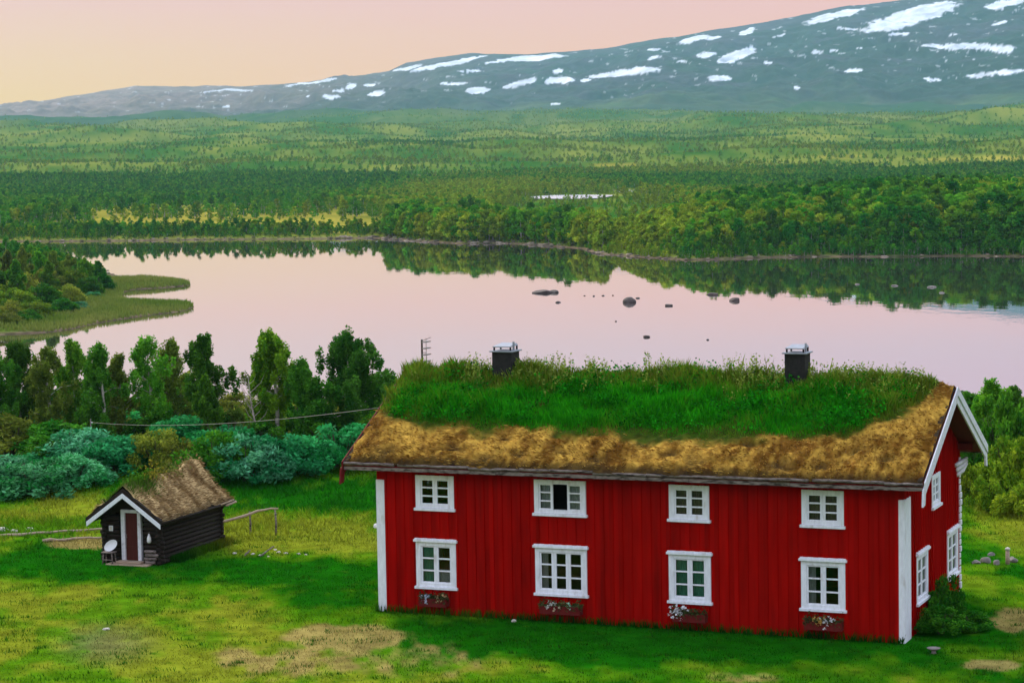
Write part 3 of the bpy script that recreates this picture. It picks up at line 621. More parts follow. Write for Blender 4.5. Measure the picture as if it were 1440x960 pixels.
def straw_edge(u): return np.interp(u, [-1, .2, 1.5, 4, 7, 10, 13, 15.2, 16.2, 17, 17.8], [1.9, 1.35, 1.25, 1.0, .95, .85, .95, 1.15, 1.9, 3.0, 4.6])
def straw_mask(u, w):
    wm = np.minimum(w, HW - w); return 1 - sstep(-.3, .3, wm - straw_edge(u) + 1.7*(fbm(u*.9, w*1.3, 66) - .5))
SM = straw_mask(UU, WWt)
c_st = lerp3(np.array([.15, .065, .008]) + 0*UU[..., None], np.array([.50, .29, .045]), np.clip(3.0*(s0 - .5) + 1.8*(s1 - .5) + .5, 0, 1))
c_gr = lerp3(np.array([.012, .045, .002]) + 0*UU[..., None], np.array([.06, .075, .006]), s1)
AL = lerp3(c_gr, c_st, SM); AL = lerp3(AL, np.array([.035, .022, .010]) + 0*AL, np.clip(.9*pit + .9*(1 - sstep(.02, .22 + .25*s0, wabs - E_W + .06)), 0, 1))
ii = np.arange(nu*nw).reshape(nu, nw); FQ = np.stack([ii[:-1, :-1], ii[1:, :-1], ii[1:, 1:], ii[:-1, 1:]], -1).reshape(-1, 4)
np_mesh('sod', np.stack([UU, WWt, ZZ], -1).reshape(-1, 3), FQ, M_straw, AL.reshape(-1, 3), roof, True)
# peat edge under the sod along the gables
for u0, u1 in ((-OL - .01, -OL + .15), (HL + OR_ - .17, HL + OR_ - .03)):
    p = slope_pts(u0, u1, E_W, HW/2, .002, .13); q = mir(p)
    for s_ in (p, [q[i] for i in (3, 2, 1, 0, 7, 6, 5, 4)]): b = MB(); b.hexa(s_); b.build('peat_edge', M_soil, roof)
def on_sod(u, w): return E_Z + SL*(np.minimum(w, HW - w) - E_W) + np.maximum(sod_h(u, w)[0], .02)
# dead straw lying down the slope at the eaves
n = 30000; u = rng.uniform(-OL, HL + OR_ - .06, n); w_ = E_W + (HW - 2*E_W)*rng.uniform(0, 1, n); k = (rng.uniform(0, 1, n) < straw_mask(u, w_)) & (rng.uniform(0, 1, n) > .55*(w_ > HW/2)); u, w_ = u[k], w_[k]
P = np.stack([u, w_, on_sod(u, w_) - .02], 1); down = np.where(w_ < HW/2, -1.0, 1.0)
c0 = lerp3(np.array([.17, .08, .010]) + np.zeros((len(u), 3)), np.array([.64, .41, .09]), rng.uniform(0, 1, len(u))*np.clip(fbm(u*1.6, w_*1.9, 67)*3.4 - 1.05, 0, 1))
dr = np.stack([rng.normal(0, .35, len(u)) + 2.2*(fbm(u*.9, w_*.9, 76) - .5), down*1.5, 0*u - .62], 1)
v, f, c = blades(P, .13*(.6 + .9*fbm(u*2, w_*2, 74)), .026, c0, .3, droop=dr)
np_mesh('straw', v, f, M_blade, c, roof)['kind'] = 'stuff'
# green growth on the upper sod
n = 190000; u = rng.uniform(-OL + .05, HL + OR_ - .1, n); w_ = E_W + (HW - 2*E_W)*rng.uniform(0, 1, n)
dens = (1 - straw_mask(u, w_))*.97 + .035; dens = np.clip(dens * np.clip(fbm(u*1.3, w_*1.6, 68)*2.6 - .45, .12, 1), 0, 1); dens = np.where(w_ > HW/2 + 1.2, dens*.35, dens)
k = rng.uniform(0, 1, n) < dens; u, w_ = u[k], w_[k]; hN = fbm(u*.8, w_*1.0, 69)
yb = np.clip(.25 + 1.5*(fbm(u*.7, w_*.8, 71) - .5) + .95*sstep(1.3, .1, np.abs(w_ - HW/2)) + .9*sstep(1.0, 0, u + OL) + .9*sstep(15.2, 17, u) + .45*sstep(.7, 0, w_ - straw_edge(u)), 0, 1)
cg = lerp3(np.array([.006, .17, .002]) + np.zeros((len(u), 3)), np.array([.035, .36, .004]), rng.uniform(0, 1, len(u)))
cg = lerp3(cg, np.array([.20, .19, .02]) + np.zeros((len(u), 3)), np.clip(yb - .3 + rng.uniform(-.3, .3, len(u)), 0, 1)*.9)
v, f, c = blades(np.stack([u, w_, on_sod(u, w_) - .03], 1), (.13 + .62*hN*hN)*sstep(-.2, .9, np.minimum(w_, HW - w_) - straw_edge(u)), .026, cg*(.55 + .9*fbm(u*2.4, w_*2.8, 77))[:, None], .6)
parts = [(v, f, c)]
# leafy herbs among the grass and thin flowering stalks along the ridge
n = 3000; u = rng.uniform(-.3, 16.8, n); w_ = HW/2 + .3 - 3.2*rng.uniform(0, 1, n)
k = rng.uniform(0, 1, n) < (1 - straw_mask(u, w_))*np.clip(fbm(u*.9, w_*1.3, 72)*3.4 - 1.25, 0, 1)*(1 - .75*sstep(.9, .2, np.abs(w_ - HW/2))); u, w_ = u[k], w_[k]
C_ = np.repeat(np.stack([u, w_, on_sod(u, w_)], 1), 9, 0) + rng.normal(0, 1, (len(u)*9, 3))*np.array([.10, .10, .09]) + np.array([0, 0, .18]) + np.array([0, 0, 1.])*np.repeat(.25*fbm(u*1.1, w_*1.4, 75)*rng.uniform(0, 1.3, len(u)), 9)[:, None]
parts.append(rhombi(C_, .055, np.array([.008, .15, .003])*rng.uniform(.45, 1.9, (len(C_), 1))*np.repeat(rng.uniform(.6, 1.5, len(u)), 9)[:, None], el=1.6))
n = 1500; u = rng.uniform(-.4, HL + .2, n); w_ = HW/2 + rng.normal(.05, .45, n); k = fbm(u*1.1, w_*.5, 73) > .40; u, w_ = u[k], w_[k]; hs = rng.uniform(.25, .78, len(u))*np.where(rng.uniform(0, 1, len(u)) < .5, .75, 1)*np.clip(1.15 - np.abs(u - 8)/22, .5, 1)
B = np.stack([u, w_, on_sod(u, w_)], 1); cs_ = np.array([.18, .25, .03])*rng.uniform(.7, 1.4, (len(u), 1))
parts.append(blades(B, hs, .026, cs_, .25))
for j in range(6):
    hh = hs*(.5 + .11*j); Q = B + np.stack([rng.normal(0, .045, len(u)), rng.normal(0, .045, len(u)), hh], 1); parts.append(rhombi(Q, .055, np.array([.20, .27, .04])*rng.uniform(.7, 1.5, (len(u), 1)), el=1.5))
v, f, c = merge(parts); np_mesh('grass', v, f, M_blade, c, roof)['kind'] = 'stuff'
# chimneys
def chimney(u, w_, wd, z1, tilt=0):
    b = MB(); h = wd/2; b.box((u - h, w_ - h, 6.9), (u + h, w_ + h, z1)); c = b.build('chimney', M_soot, house, .015)
    b = MB(); b.box((u - h - .07, w_ - h - .07, z1 + .002), (u + h + .07, w_ + h + .07, z1 + .05)); b.build('collar', M_tin, c, .01)
    for sx in (-1, 1):
        for wa, wb, zt_ in ((w_ - h + .05, w_ - h + .09, .16), (w_ + h - .09, w_ + h - .05, .19)): b = MB(); b.box((u + sx*(h - .06) - .025, wa, z1 + .05), (u + sx*(h - .06) + .025, wb, z1 + zt_)); b.build('cap_foot', M_soot, c)
    b = MB(); zc = z1 + .16
    b.hexa([(u - h + .03, w_ - h - .02, zc), (u + h - .04, w_ - h - .02, zc), (u + h - .04, w_ + h, zc + .03), (u - h + .03, w_ + h, zc + .03), (u - h + .03, w_ - h - .02, zc + .03), (u + h - .04, w_ - h - .02, zc + .03), (u + h - .08, w_ + h - .05, zc + .11), (u - h + .09, w_ + h - .05, zc + .11)])
    b.box((u + h - .075, w_ - .06, z1 + .06), (u + h - .028, w_ + .02, z1 + .33)); b.build('cap', M_tin, c)
chimney(2.90, HW/2 - .05, .70, 8.25); chimney(12.88, HW/2 - .05, .66, 8.34)

# things fixed to the house
tags = {0: ('flower box with blue-white and tan blooms below the house window farthest from the gable end', [((.70, .76, .90), 14, -.25), ((.55, .42, .20), 10, .25)]),
        1: ('flower box with sparse white flowers and green leaves below the three-light lower window', [((.78, .78, .72), 12, -.18), ((.45, .75, .55), 6, .22), ((.7, .6, .4), 5, -.1)]),
        2: ('flower box crowded with big white blooms at one end below a window with painted green reflections', [((.84, .84, .86), 34, -.3)]),
        3: ('flower box with yellow and white blooms beside the white corner board', [((.75, .5, .12), 16, -.1), ((.85, .85, .86), 16, .1)])}
for i, (a, b_) in enumerate(FRONT):
    c = (a + b_)/2 + (.05 if i else -.02); wd = (.95, 1.35, 1.05, 1.15)[i]; y0, y1, z0 = -.36, -.08, .42
    fb = tag(empty('flower_box', hw(c, -.22, z0), TH), tags[i][0], 'flower box', 'flower boxes under the lower windows')
    b = MB(); t = .02; h = .26
    b.box((-wd/2, -.14, 0), (wd/2, .14, t)); b.box((-wd/2, -.14, t), (wd/2, -.12, h)); b.box((-wd/2, .12, t), (wd/2, .14, h)); b.box((-wd/2, -.12, t), (-wd/2 + t, .12, h)); b.box((wd/2 - t, -.12, t), (wd/2, .12, h)); b.box((-wd/2 + t, -.12, t), (wd/2 - t, .12, h - .05))
    b.build('box', M_dred, fb)
    n = 420; Cc = np.stack([rng.uniform(-wd/2 - .03, wd/2 + .03, n), rng.normal(-.05, .09, n), .24 + np.abs(rng.normal(0, .09, n)) - .12*(rng.uniform(0, 1, n) < .3)], 1)
    v, f, c2 = rhombi(Cc, .05, np.array([.05, .065, .02])*rng.uniform(.5, 1.8, (n, 1))); np_mesh('leaves', v, f, M_leaf, c2, fb)['kind'] = 'stuff'
    ps = []
    for col, nn, off in tags[i][1]:
        q = np.stack([rng.normal(off*wd, .09 if nn < 20 else .13, nn), rng.normal(-.13, .04, nn), .28 + rng.normal(0, .07 if nn < 20 else .12, nn)], 1)
        q = np.repeat(q, 5, 0) + rng.normal(0, .022, (nn*5, 3)); ps.append(rhombi(q, .06, np.array(col)*rng.uniform(.8, 1.1, (len(q), 1)), el=1.1))
    v, f, c2 = merge(ps); np_mesh('blossoms', v, f, M_petal, c2, fb)['kind'] = 'stuff'
lp = tag(empty('wall_lamp', hw(0, .37, 2.84), TH), 'small white lamp on a bracket at the far gable corner', 'lamp')
b = MB(); b.tube([(-.06, 0, 0), (-.2, 0, .02), (-.27, 0, 0)], .02, 8); b.build('bracket', M_white, lp)
b = MB(); b.tube([(-.27, 0, .06), (-.27, 0, .03), (-.27, 0, -.06), (-.27, 0, -.1)], [.02, .08, .10, .05], 12); b.build('shade', M_enamel, lp)
# aerial behind the ridge
an = tag(empty('aerial', hw(-.72, 5.2, 6.55), TH), 'thin ladder-like aerial mast standing behind the roof ridge', 'aerial')
b = MB(); b.tube([(0, 0, -.1), (0, 0, 1.95)], .035, 8); b.build('mast', M_twig, an)
b = MB(); b.tube([(.16, 0, 1.0), (.16, 0, 2.0)], .010, 6); [b.box((.10, -.22, z), (.24, .22, z + .035)) for z in (1.2, 1.42, 1.64, 1.86)]; b.tube([(0, 0, 1.5), (.16, 0, 1.5)], .012, 6); b.tube([(0, 0, 1.9), (.3, .1, 2.02)], .012, 6)
b.build('antenna_elements', M_wire, an)
# shrub, bowl at the right gable

# ================================================================== small log shed
S0 = at_pix(150, 790); SPH = -.36
shed = tag(empty('log_shed', S0, SPH), 'small dark log shed with white bargeboards, dark red door and grassy sod roof', 'shed')
SW, SD_, SO, SF, SB = 2.22, 4.7, .38, .62, .45                          # width, depth, side / front / back overhang
SEZ, SRZ = 1.52, 2.58
ssl = (SRZ - SEZ)/(SW/2 + SO); swt = lambda x: SEZ + ssl*(min(x, SW - x) + SO)
b = MB(); z = .06; k = 0
while z < SEZ + .22:                                                    # side and back walls of round logs, ends crossing at the corners
    r = .085 + random.uniform(-.008, .008); e0, e1 = random.uniform(.1, .2), random.uniform(.1, .2)
    for x in (0.0, SW): b.tube([(x, -e0, z), (x + random.uniform(-.015, .015), SD_/2, z), (x, SD_ + e1, z)], [r, r*.97, r*.95], 9)
    zz_ = z + .08
    if zz_ < SEZ + .2:
        b.tube([(-e1, SD_, zz_), (SW + e0, SD_, zz_)], [r, r*.95], 9)
        b.tube([(-e0, 0, zz_), (.58, 0, zz_)], [r, r*.97], 9); b.tube([(1.62, 0, zz_), (SW + e1, 0, zz_)], [r, r*.95], 9)
    z += .165
gz = SEZ + .25
for yy in (.0, SD_):                                                    # gable boarding above
    x = -.02
    while x < SW:
        x2 = min(x + .16, SW + .02); lo = gz if (x2 < .6 or x > 1.6 or yy > 1) else 1.86
        t0, t1 = swt(max(x, 0)) - .02, swt(min(x2, SW)) - .02
        if min(t0, t1) - lo > .02: b.hexa([(x, yy - .03, lo), (x2 - .012, yy - .03, lo), (x2 - .012, yy + .03, lo), (x, yy + .03, lo), (x, yy - .03, t0), (x2 - .012, yy - .03, t1), (x2 - .012, yy + .03, t1), (x, yy + .03, t0)])
        x = x2
b.build('log_wall', M_log, shed)
DX0, DX1 = .72, 1.50
b = MB(); b.box((DX0 + .14, -.03, .12), (DX1 - .12, .02, 1.86))
for x in (.25, .5, .75): u = DX0 + .14 + (DX1 - DX0 - .26)*x; b.box((u - .006, -.038, .13), (u + .006, -.031, 1.85))
b.box((DX0 + .15, -.055, .55), (DX1 - .13, -.039, .63))
d_ = b.build('door', M_door, shed)
b = MB(); b.tube([(DX0 + .2, -.06, .95), (DX0 + .2, -.1, .95), (DX0 + .2, -.1, 1.07), (DX0 + .2, -.06, 1.07)], .012, 6); b.build('handle', M_wire, d_)
b = MB(); b.box((DX0 - .02, -.11, .08), (DX0 + .14, .05, 1.98)); b.box((DX1 - .12, -.11, .08), (DX1 + .02, .05, 1.90)); b.box((DX0 + .142, -.105, 1.865), (DX1 - .122, .05, 1.98)); b.build('door_frame', M_trim, shed, .01)
b = MB(); b.box((.3, -.62, -.1), (2.0, -.12, .05)); b.box((.62, -.42, .052), (1.66, -.10, .13)); b.build('step', M_rail, shed, .02)
b = MB()
for q in range(4): b.tube([(1.72 + random.uniform(-.03, .03), -.20, .10 + .13*q), (2.2 + random.uniform(-.06, .06), -.22, .10 + .13*q)], .062, 8)
b.build('log_end_stack', M_grey, shed)
b = MB()
def sh_slab(x0, x1, y0, y1, a, c): z = lambda x: SEZ + ssl*(x + SO); return [(x0, y0, z(x0) + a), (x1, y0, z(x1) + a), (x1, y1, z(x1) + a), (x0, y1, z(x0) + a), (x0, y0, z(x0) + c), (x1, y0, z(x1) + c), (x1, y1, z(x1) + c), (x0, y1, z(x0) + c)]
smir = lambda p: [(SW - x, y, z) for x, y, z in [p[i] for i in (1, 0, 3, 2, 5, 4, 7, 6)]]
p = sh_slab(-SO, SW/2, -SF, SD_ + SB, .0, .09); b.hexa(p); b.hexa(smir(p)); sroof = b.build('roof', M_log, shed)
b = MB()
p = sh_slab(-SO - .03, SW/2, -SF - .05, -SF - .005, -.10, .08); b.hexa(p); b.hexa(smir(p)); b.build('bargeboard', M_white, sroof, .008)
b = MB()
p = sh_slab(-SO - .06, SW/2, -SF - .03, -SF + .10, .092, .24); b.hexa(p); b.hexa(smir(p))
b.tube([(SW + SO + .02, -SF, SEZ + .08), (SW + SO + .0, SD_/2, SEZ + .06), (SW + SO + .03, SD_ + SB, SEZ + .09)], .055, 8)
b.tube([(-SO - .02, -SF, SEZ + .08), (-SO, SD_ + SB, SEZ + .08)], .055, 8); b.build('edge_board', M_log, sroof)
b = MB(); b.tube([(SW + SO + .06, SD_ - .3, SEZ + .02), (SW + SO + .07, SD_ + SB + .05, SEZ + .06)], .05, 8); b.tube([(SW + SO + .05, SD_ - .7, SEZ + .11), (SW + SO + .06, SD_ + SB - .1, SEZ + .15)], .035, 8); b.build('sod_log', M_rail, sroof)
nu, nw = 110, 90
yy = np.linspace(-SF + .02, SD_ + SB, nu); vv = np.linspace(-1, 1, nw); YY, VV = np.meshgrid(yy, vv, indexing='ij')
xa = (1 - np.abs(VV))*(SW/2 + SO + .02) - SO - .02; XX = np.where(VV < 0, xa, SW - xa)
def s_h(y, x):
    xm = np.minimum(x, SW - x); t = .20 + .17*(fbm(y*1.5, x*1.5, 81) - .5)*2 + .07*(fbm(y*4, x*4, 82) - .5)*2
    t = t - .14*np.exp(-np.maximum(xm + SO, 0)*8) + .10*np.exp(-((x - SW/2)/.35)**2) + .24*np.exp(-((x - SW/2)/.5)**2 - ((y - SD_)/.9)**2)
    return np.maximum(t - .10*np.exp(-np.maximum(np.minimum(y + SF, SD_ + SB - y), 0)*7), .03)
ZZ = SEZ + .09 + ssl*(np.minimum(XX, SW - XX) + SO) + s_h(YY, XX)
q1 = fbm(YY*3, XX*1.3, 83); gm = np.clip(ell(YY, XX, .5, .75, 1.6, .75, .5)*1.1, 0, 1)
AL = lerp3(np.array([.15, .085, .03]) + 0*XX[..., None], np.array([.50, .35, .16]), np.clip(3*(q1 - .5) + .5, 0, 1)); AL = lerp3(AL, np.array([.05, .07, .01]) + 0*AL, gm)
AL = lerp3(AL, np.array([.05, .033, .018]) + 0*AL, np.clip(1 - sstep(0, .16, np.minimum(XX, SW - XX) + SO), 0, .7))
ii = np.arange(nu*nw).reshape(nu, nw); FQ = np.stack([ii[:-1, :-1], ii[:-1, 1:], ii[1:, 1:], ii[1:, :-1]], -1).reshape(-1, 4)
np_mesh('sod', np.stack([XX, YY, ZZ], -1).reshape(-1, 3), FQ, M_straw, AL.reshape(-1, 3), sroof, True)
def s_on(x, y): return SEZ + .09 + ssl*(np.minimum(x, SW - x) + SO) + s_h(y, x)
n = 5200; x = rng.uniform(-SO, SW + SO, n); y = rng.uniform(-SF + .06, SD_ + SB, n); gm = ell(y, x, .3, .85, 1.5, .75, .5)
sd_ir = np.where(x > SW/2, 1.0, -1.0); cst = lerp3(np.array([.14, .075, .022]) + np.zeros((n, 3)), np.array([.62, .46, .24]), rng.uniform(0, 1, n)*np.clip(fbm(y*2.2, x*1.2, 84)*2 - .4, 0, 1))
cst = lerp3(cst, np.array([.06, .13, .012])*rng.uniform(.6, 1.6, (n, 1)), (rng.uniform(0, 1, n) < gm*1.2).astype(float))
parts = [blades(np.stack([x, y, s_on(x, y) - .02], 1), np.where(gm > .5, .20, .12), .03, cst, .4, droop=np.stack([sd_ir*(1 - gm)*1.3, 0*x, -.7*(1 - gm)], 1))]
for (cx_, cy_, hgt, col, nn, sp) in ((SW/2 - .05, 1.6, .45, (.22, .20, .02), 260, .26), (SW/2 - .2, .9, .42, (.05, .15, .008), 420, .36), (SW/2 + .05, 3.0, .4, (.13, .14, .03), 150, .3), (SW/2, 4.2, .25, (.2, .15, .06), 80, .3)):
    q = np.stack([rng.normal(cx_, sp*.6, nn), rng.normal(cy_, sp*1.3, nn), np.zeros(nn)], 1); q[:, 2] = s_on(q[:, 0], q[:, 1]) + np.abs(rng.normal(0, hgt*.55, nn)); parts.append(rhombi(q, .06, np.array(col)*rng.uniform(.6, 1.6, (nn, 1))))
v, f, c = merge(parts); np_mesh('grass', v, f, M_blade, c, sroof)['kind'] = 'stuff'
def shp(x, y, z): c, s = math.cos(SPH), math.sin(SPH); return np.array([S0[0] + c*x - s*y, S0[1] + s*x + c*y, S0[2] + z])
t = tag(empty('notice_plate', shp(.30, -.11, 1.28), SPH), 'small pale square plate on the log wall left of the shed door', 'plate'); b = MB(); b.box((-.085, -.03, -.1), (.085, -.005, .1)); b.build('plate', M_trim, t, .008); b = MB(); b.box((-.05, -.04, -.06), (.05, -.031, .06)); b.build('inset', M_white_stone, t)
t = tag(empty('lantern', shp(1.90, -.13, .95), SPH), 'white bottle-shaped lantern hanging on the log wall right of the shed door', 'lantern'); b = MB(); b.tube([(0, -.06, -.14), (0, -.06, -.08), (0, -.06, .05), (0, -.06, .12), (0, -.06, .2)], [.05, .085, .08, .045, .03], 10); b.build('body', M_enamel, t); b = MB(); b.tube([(0, 0, .26), (0, -.06, .25), (0, -.06, .19)], .01, 6); b.build('hook', M_wire, t)
t = tag(empty('stool', shp(.36, -.42, 0), SPH), 'small weathered wooden stool beside the shed step', 'stool'); b = MB(); b.box((-.24, -.16, .43), (.24, .16, .47)); b.build('seat', M_grey, t, .01)
for sx_ in (-1, 1):
    for sy_ in (-1, 1): b = MB(); b.tube([(sx_*.17, sy_*.11, .43), (sx_*.21, sy_*.13, .0)], .025, 8); b.build('leg', M_grey, t)
b = MB(); b.tube([(-.19, -.12, .18), (.19, -.12, .18)], .018, 6); b.build('stretcher', M_grey, t)
t = tag(empty('wash_basin', shp(.36, -.40, .47), SPH), 'white enamel basin tilted up against the shed wall on the stool', 'basin'); b = MB()
n = 20; prof = [(.02, .05), (.14, .05), (.22, .0), (.25, -.02), (.235, -.005), (.15, .035), (.02, .035)]; vs = []
for r, d in prof:
    for k in range(n): a = 2*math.pi*k/n; lx, lz = r*math.cos(a)*1.1, r*math.sin(a); vs.append((lx, d + .12 + .28*lz, .2 + lz*.8 + lx*.28))
b.add(vs, [(i*n + k, i*n + (k + 1) % n, (i + 1)*n + (k + 1) % n, (i + 1)*n + k) for i in range(len(prof) - 1) for k in range(n)], 0, True); b.add(vs[-n:], [tuple(range(n))]); b.build('bowl', M_enamel, t)
# rocks
def rock(name, loc, sx_, sy_, sz_, mt, seed, label, group=None, cat='rock', sink=.3):
    rs = np.random.default_rng(seed); me = bpy.data.meshes.new(name); import bmesh
    bm = bmesh.new(); bmesh.ops.create_icosphere(bm, subdivisions=3, radius=1); off = rs.uniform(0, 99)
    pl = [(Vector(rs.normal(size=3)).normalized(), rs.uniform(.55, .95)) for _ in range(9)]
    for v in bm.verts:
        c = v.co.copy()
        for nrm, dd in pl:
            e = c.dot(nrm) - dd
            if e > 0: c -= nrm*e*.97
        c *= 1 + .12*(float(fbm(np.array(c.x*2 + off), np.array(c.y*2 + c.z*1.7), 5)) - .5); v.co = (c.x*sx_, c.y*sy_, c.z*sz_ + sz_*(1 - 2*sink)*.5)
    bm.to_mesh(me); bm.free(); me.polygons.foreach_set('use_smooth', [False]*len(me.polygons)); me.materials.append(mt)
    o = bpy.data.objects.new(name, me); COL.objects.link(o); o.location = loc; o.rotation_euler = (0, 0, rs.uniform(0, 6)); tag(o, label, cat, group); return o
RK = [(762, 412, 30, 9, 'largest dark rock of the pair breaking the lake surface left of the other rocks'), (779, 411.5, 16, 8, 'smaller rounded rock touching the big dark pair rock in the lake'),
      (885, 425, 24, 14, 'tall jagged dark rock in the lake above the roof between the chimneys'), (941, 430, 16, 6, 'low flat dark rock alone on the pink water right of the jagged rock'),
      (1003, 414.5, 22, 6, 'flat rock at the edge of the tree reflections above the right chimney'), (1034, 423, 20, 9, 'rounded rock just in front of the tree reflections right of the flat rock'), (897, 419.5, 9, 3, 'small flat rock behind the tall jagged rock in the lake')]
for i, (x, y, wpx, hpx, lb) in enumerate(RK):
    p = on_z(x, y, WATER); k = np.hypot(p[0], p[1])/F_PX; rock('lake_rock', p, wpx*k*.47, wpx*k*.4, hpx*k*.45, M_rock, 100 + i, lb, 'rocks in the lake')
for i, (x, y, wpx) in enumerate([(822, 416, 3), (835, 416.5, 4), (848, 416, 4), (862, 415.5, 3), (785, 425.5, 8), (909, 474, 11), (995, 478, 4), (866, 452, 3)]):
    p = on_z(x, y, WATER); k = np.hypot(p[0], p[1])/F_PX; rock('lake_stone', p, wpx*k*.6, wpx*k*.5, wpx*k*.16 + .05, M_rock, 120 + i, 'tiny dark stone barely showing above the still water', 'tiny stones in the lake')
for i, (x, y, wpx, hpx) in enumerate([(1258, 402, 10, 3), (1310, 404, 14, 4), (1325, 412, 9, 3), (1205, 400, 8, 3)]):
    p = on_z(x, y, WATER); k = np.hypot(p[0], p[1])/F_PX; rock('shallow_stone', p, wpx*k*.55, wpx*k*.45, hpx*k*.5, M_stone, 140 + i, 'low grey stone in the dark tree reflections off the right bank', 'grey stones off the right bank')
# old fence, logs and stones about the lawn
def rail(name, pts, r, label, cat, mt=M_rail):
    b = MB(); pts = [np.asarray(p, float) for p in pts]; o = pts[0].copy(); n = 9; out = []
    for i in range(n):
        s = i/(n - 1)*(len(pts) - 1); k = min(int(s), len(pts) - 2); q = pts[k] + (pts[k + 1] - pts[k])*(s - k) - o; out.append(q + np.array([0, random.uniform(-.02, .02), random.uniform(-.025, .025)]))
    b.tube(out, [r*random.uniform(.85, 1.15)*(1 - .35*i/n) for i in range(n)], 8); ob = b.build(name, mt); ob.location = o; tag(ob, label, cat); return ob
up = lambda p, h: p + np.array([0, 0, h])
f0, f1 = at_pix(306, 752), at_pix(391, 745)
a0, a1 = up(at_pix(304, 757), .62), up(at_pix(392, 748), .95)
rail('fence_rail', [a0, a0*.62 + a1*.38 - np.array([0, 0, .04]), a0*.3 + a1*.7 + np.array([0, 0, .10]), a1], .06, 'crooked pale fence rail running from the shed to the right', 'rail')
for (x, y, h, lb) in ((352, 751, .9, 'thin dark fence post under the middle of the crooked rail'), (388, 752, 1.0, 'thin dark fence post at the far end of the crooked rail')):
    p = at_pix(x, y); t = tag(empty('fence_post', p), lb, 'post'); b = MB(); b.tube([(0, 0, -.1), (.02, 0, h*.5), (-.01, .01, h)], [.045, .04, .03], 7); b.build('post', M_grey, t); b = MB(); b.tube([(-.05, -.03, h - .18), (.05, .04, h - .15)], .012, 6); b.build('tie', M_wire, t)
rail('leaning_branch', [at_pix(366, 782), up(at_pix(386, 778), .28)], .035, 'short dark branch leaning in the grass below the fence rail', 'branch', M_grey)
rail('leaning_branch', [at_pix(344, 781), up(at_pix(352, 780), .18)], .04, 'dark stub sticking up beside the stones below the fence', 'branch', M_grey)
rail('lying_pole', [up(at_pix(-10, 757), .1), up(at_pix(150, 747), .12)], .06, 'long weathered pole lying across the grass left of the shed', 'pole')
rail('lying_pole', [up(at_pix(60, 763), .08), up(at_pix(148, 758), .08)], .06, 'shorter pole lying beside the bare path left of the shed', 'pole')
for i, (x, y, s, lb) in enumerate([(4, 746, .40, 'pale stone at the left picture edge beyond the lying poles'), (20, 748, .30, 'pale wedge stone second from the left picture edge beyond the poles'), (41, 746, .38, 'tan stone at the right end of the heap left of the shed')]):
    p = at_pix(x, y); s *= .7; rock('field_stone', p, s, s*.7, s*.5, M_white_stone, 160 + i, lb, 'stones beyond the lying poles', 'stone')
for i, (x, y, s) in enumerate([(356, 779, .10), (366, 781, .08), (387, 773, .10), (392, 777, .12), (402, 778, .09), (420, 779, .10), (430, 780, .08), (330, 778, .12), (377, 783, .07)]):
    p = at_pix(x, y); rock('edge_stone', p, s, s*.7, s*.5, M_white_stone, 170 + i, 'small pale stone at the edge of the yellow meadow', 'stones along the meadow edge', 'stone')
rock('lawn_stone', at_pix(723, 874), .10, .08, .07, M_white_stone, 190, 'single white stone on the shaded grass under the red wall', None, 'stone')
rock('lawn_stone', at_pix(150, 885), .14, .08, .06, M_white_stone, 191, 'single pale stone on the open lawn above the grey worn patch', None, 'stone')
# stone heap and pale post beyond the gable
for i, (x, y, s, lb) in enumerate([(1386, 790, .55, 'pale boulder in the wall heap behind the rear house corner'), (1402, 793, .42, 'darker lower boulder right of the pale one behind the house'), (1372, 792, .40, 'boulder of the heap closest to the rear house corner'), (1425, 790, .5, 'boulder of the heap at the right picture edge'), (1394, 781, .3, 'small stone on top of the heap behind the house')]):
    p = at_pix(x, y); s *= .5; rock('heap_stone', p, s, s*.7, s*.7, M_stone, 200 + i, lb, 'stones of the heap behind the house', 'stone')
p = at_pix(1417, 793); t = tag(empty('marker_post', p), 'short pale post standing by the stone heap at the right', 'post'); b = MB(); b.tube([(0, 0, -.1), (0, 0, .5)], [.08, .07], 8); b.build('post', M_rail, t); b = MB(); b.tube([(0, 0, .5), (0, 0, .56), (0, 0, .6)], [.09, .09, .02], 8); b.build('cap', M_white_stone, t)
# shallow bowl at the gable
p = at_pix(1313, 918); t = tag(empty('bird_bath', p), 'shallow dark bowl with pale rim on a short foot in the shaded grass', 'bowl'); b = MB(); b.tube([(0, 0, -.03), (0, 0, .05), (0, 0, .12)], [.12, .07, .08], 12); b.build('foot', M_stone, t)
b = MB(); n = 20; prof = [(.06, .12), (.16, .14), (.24, .20), (.23, .20), (.15, .16), (.02, .15)]; vs = [(r*math.cos(2*math.pi*k/n), r*math.sin(2*math.pi*k/n), z) for r, z in prof for k in range(n)]
b.add(vs, [(i*n + k, i*n + (k + 1) % n, (i + 1)*n + (k + 1) % n, (i + 1)*n + k) for i in range(len(prof) - 1) for k in range(n)], 0, True); b.build('basin', M_stone, t); t.scale = (.85, .85, .8)

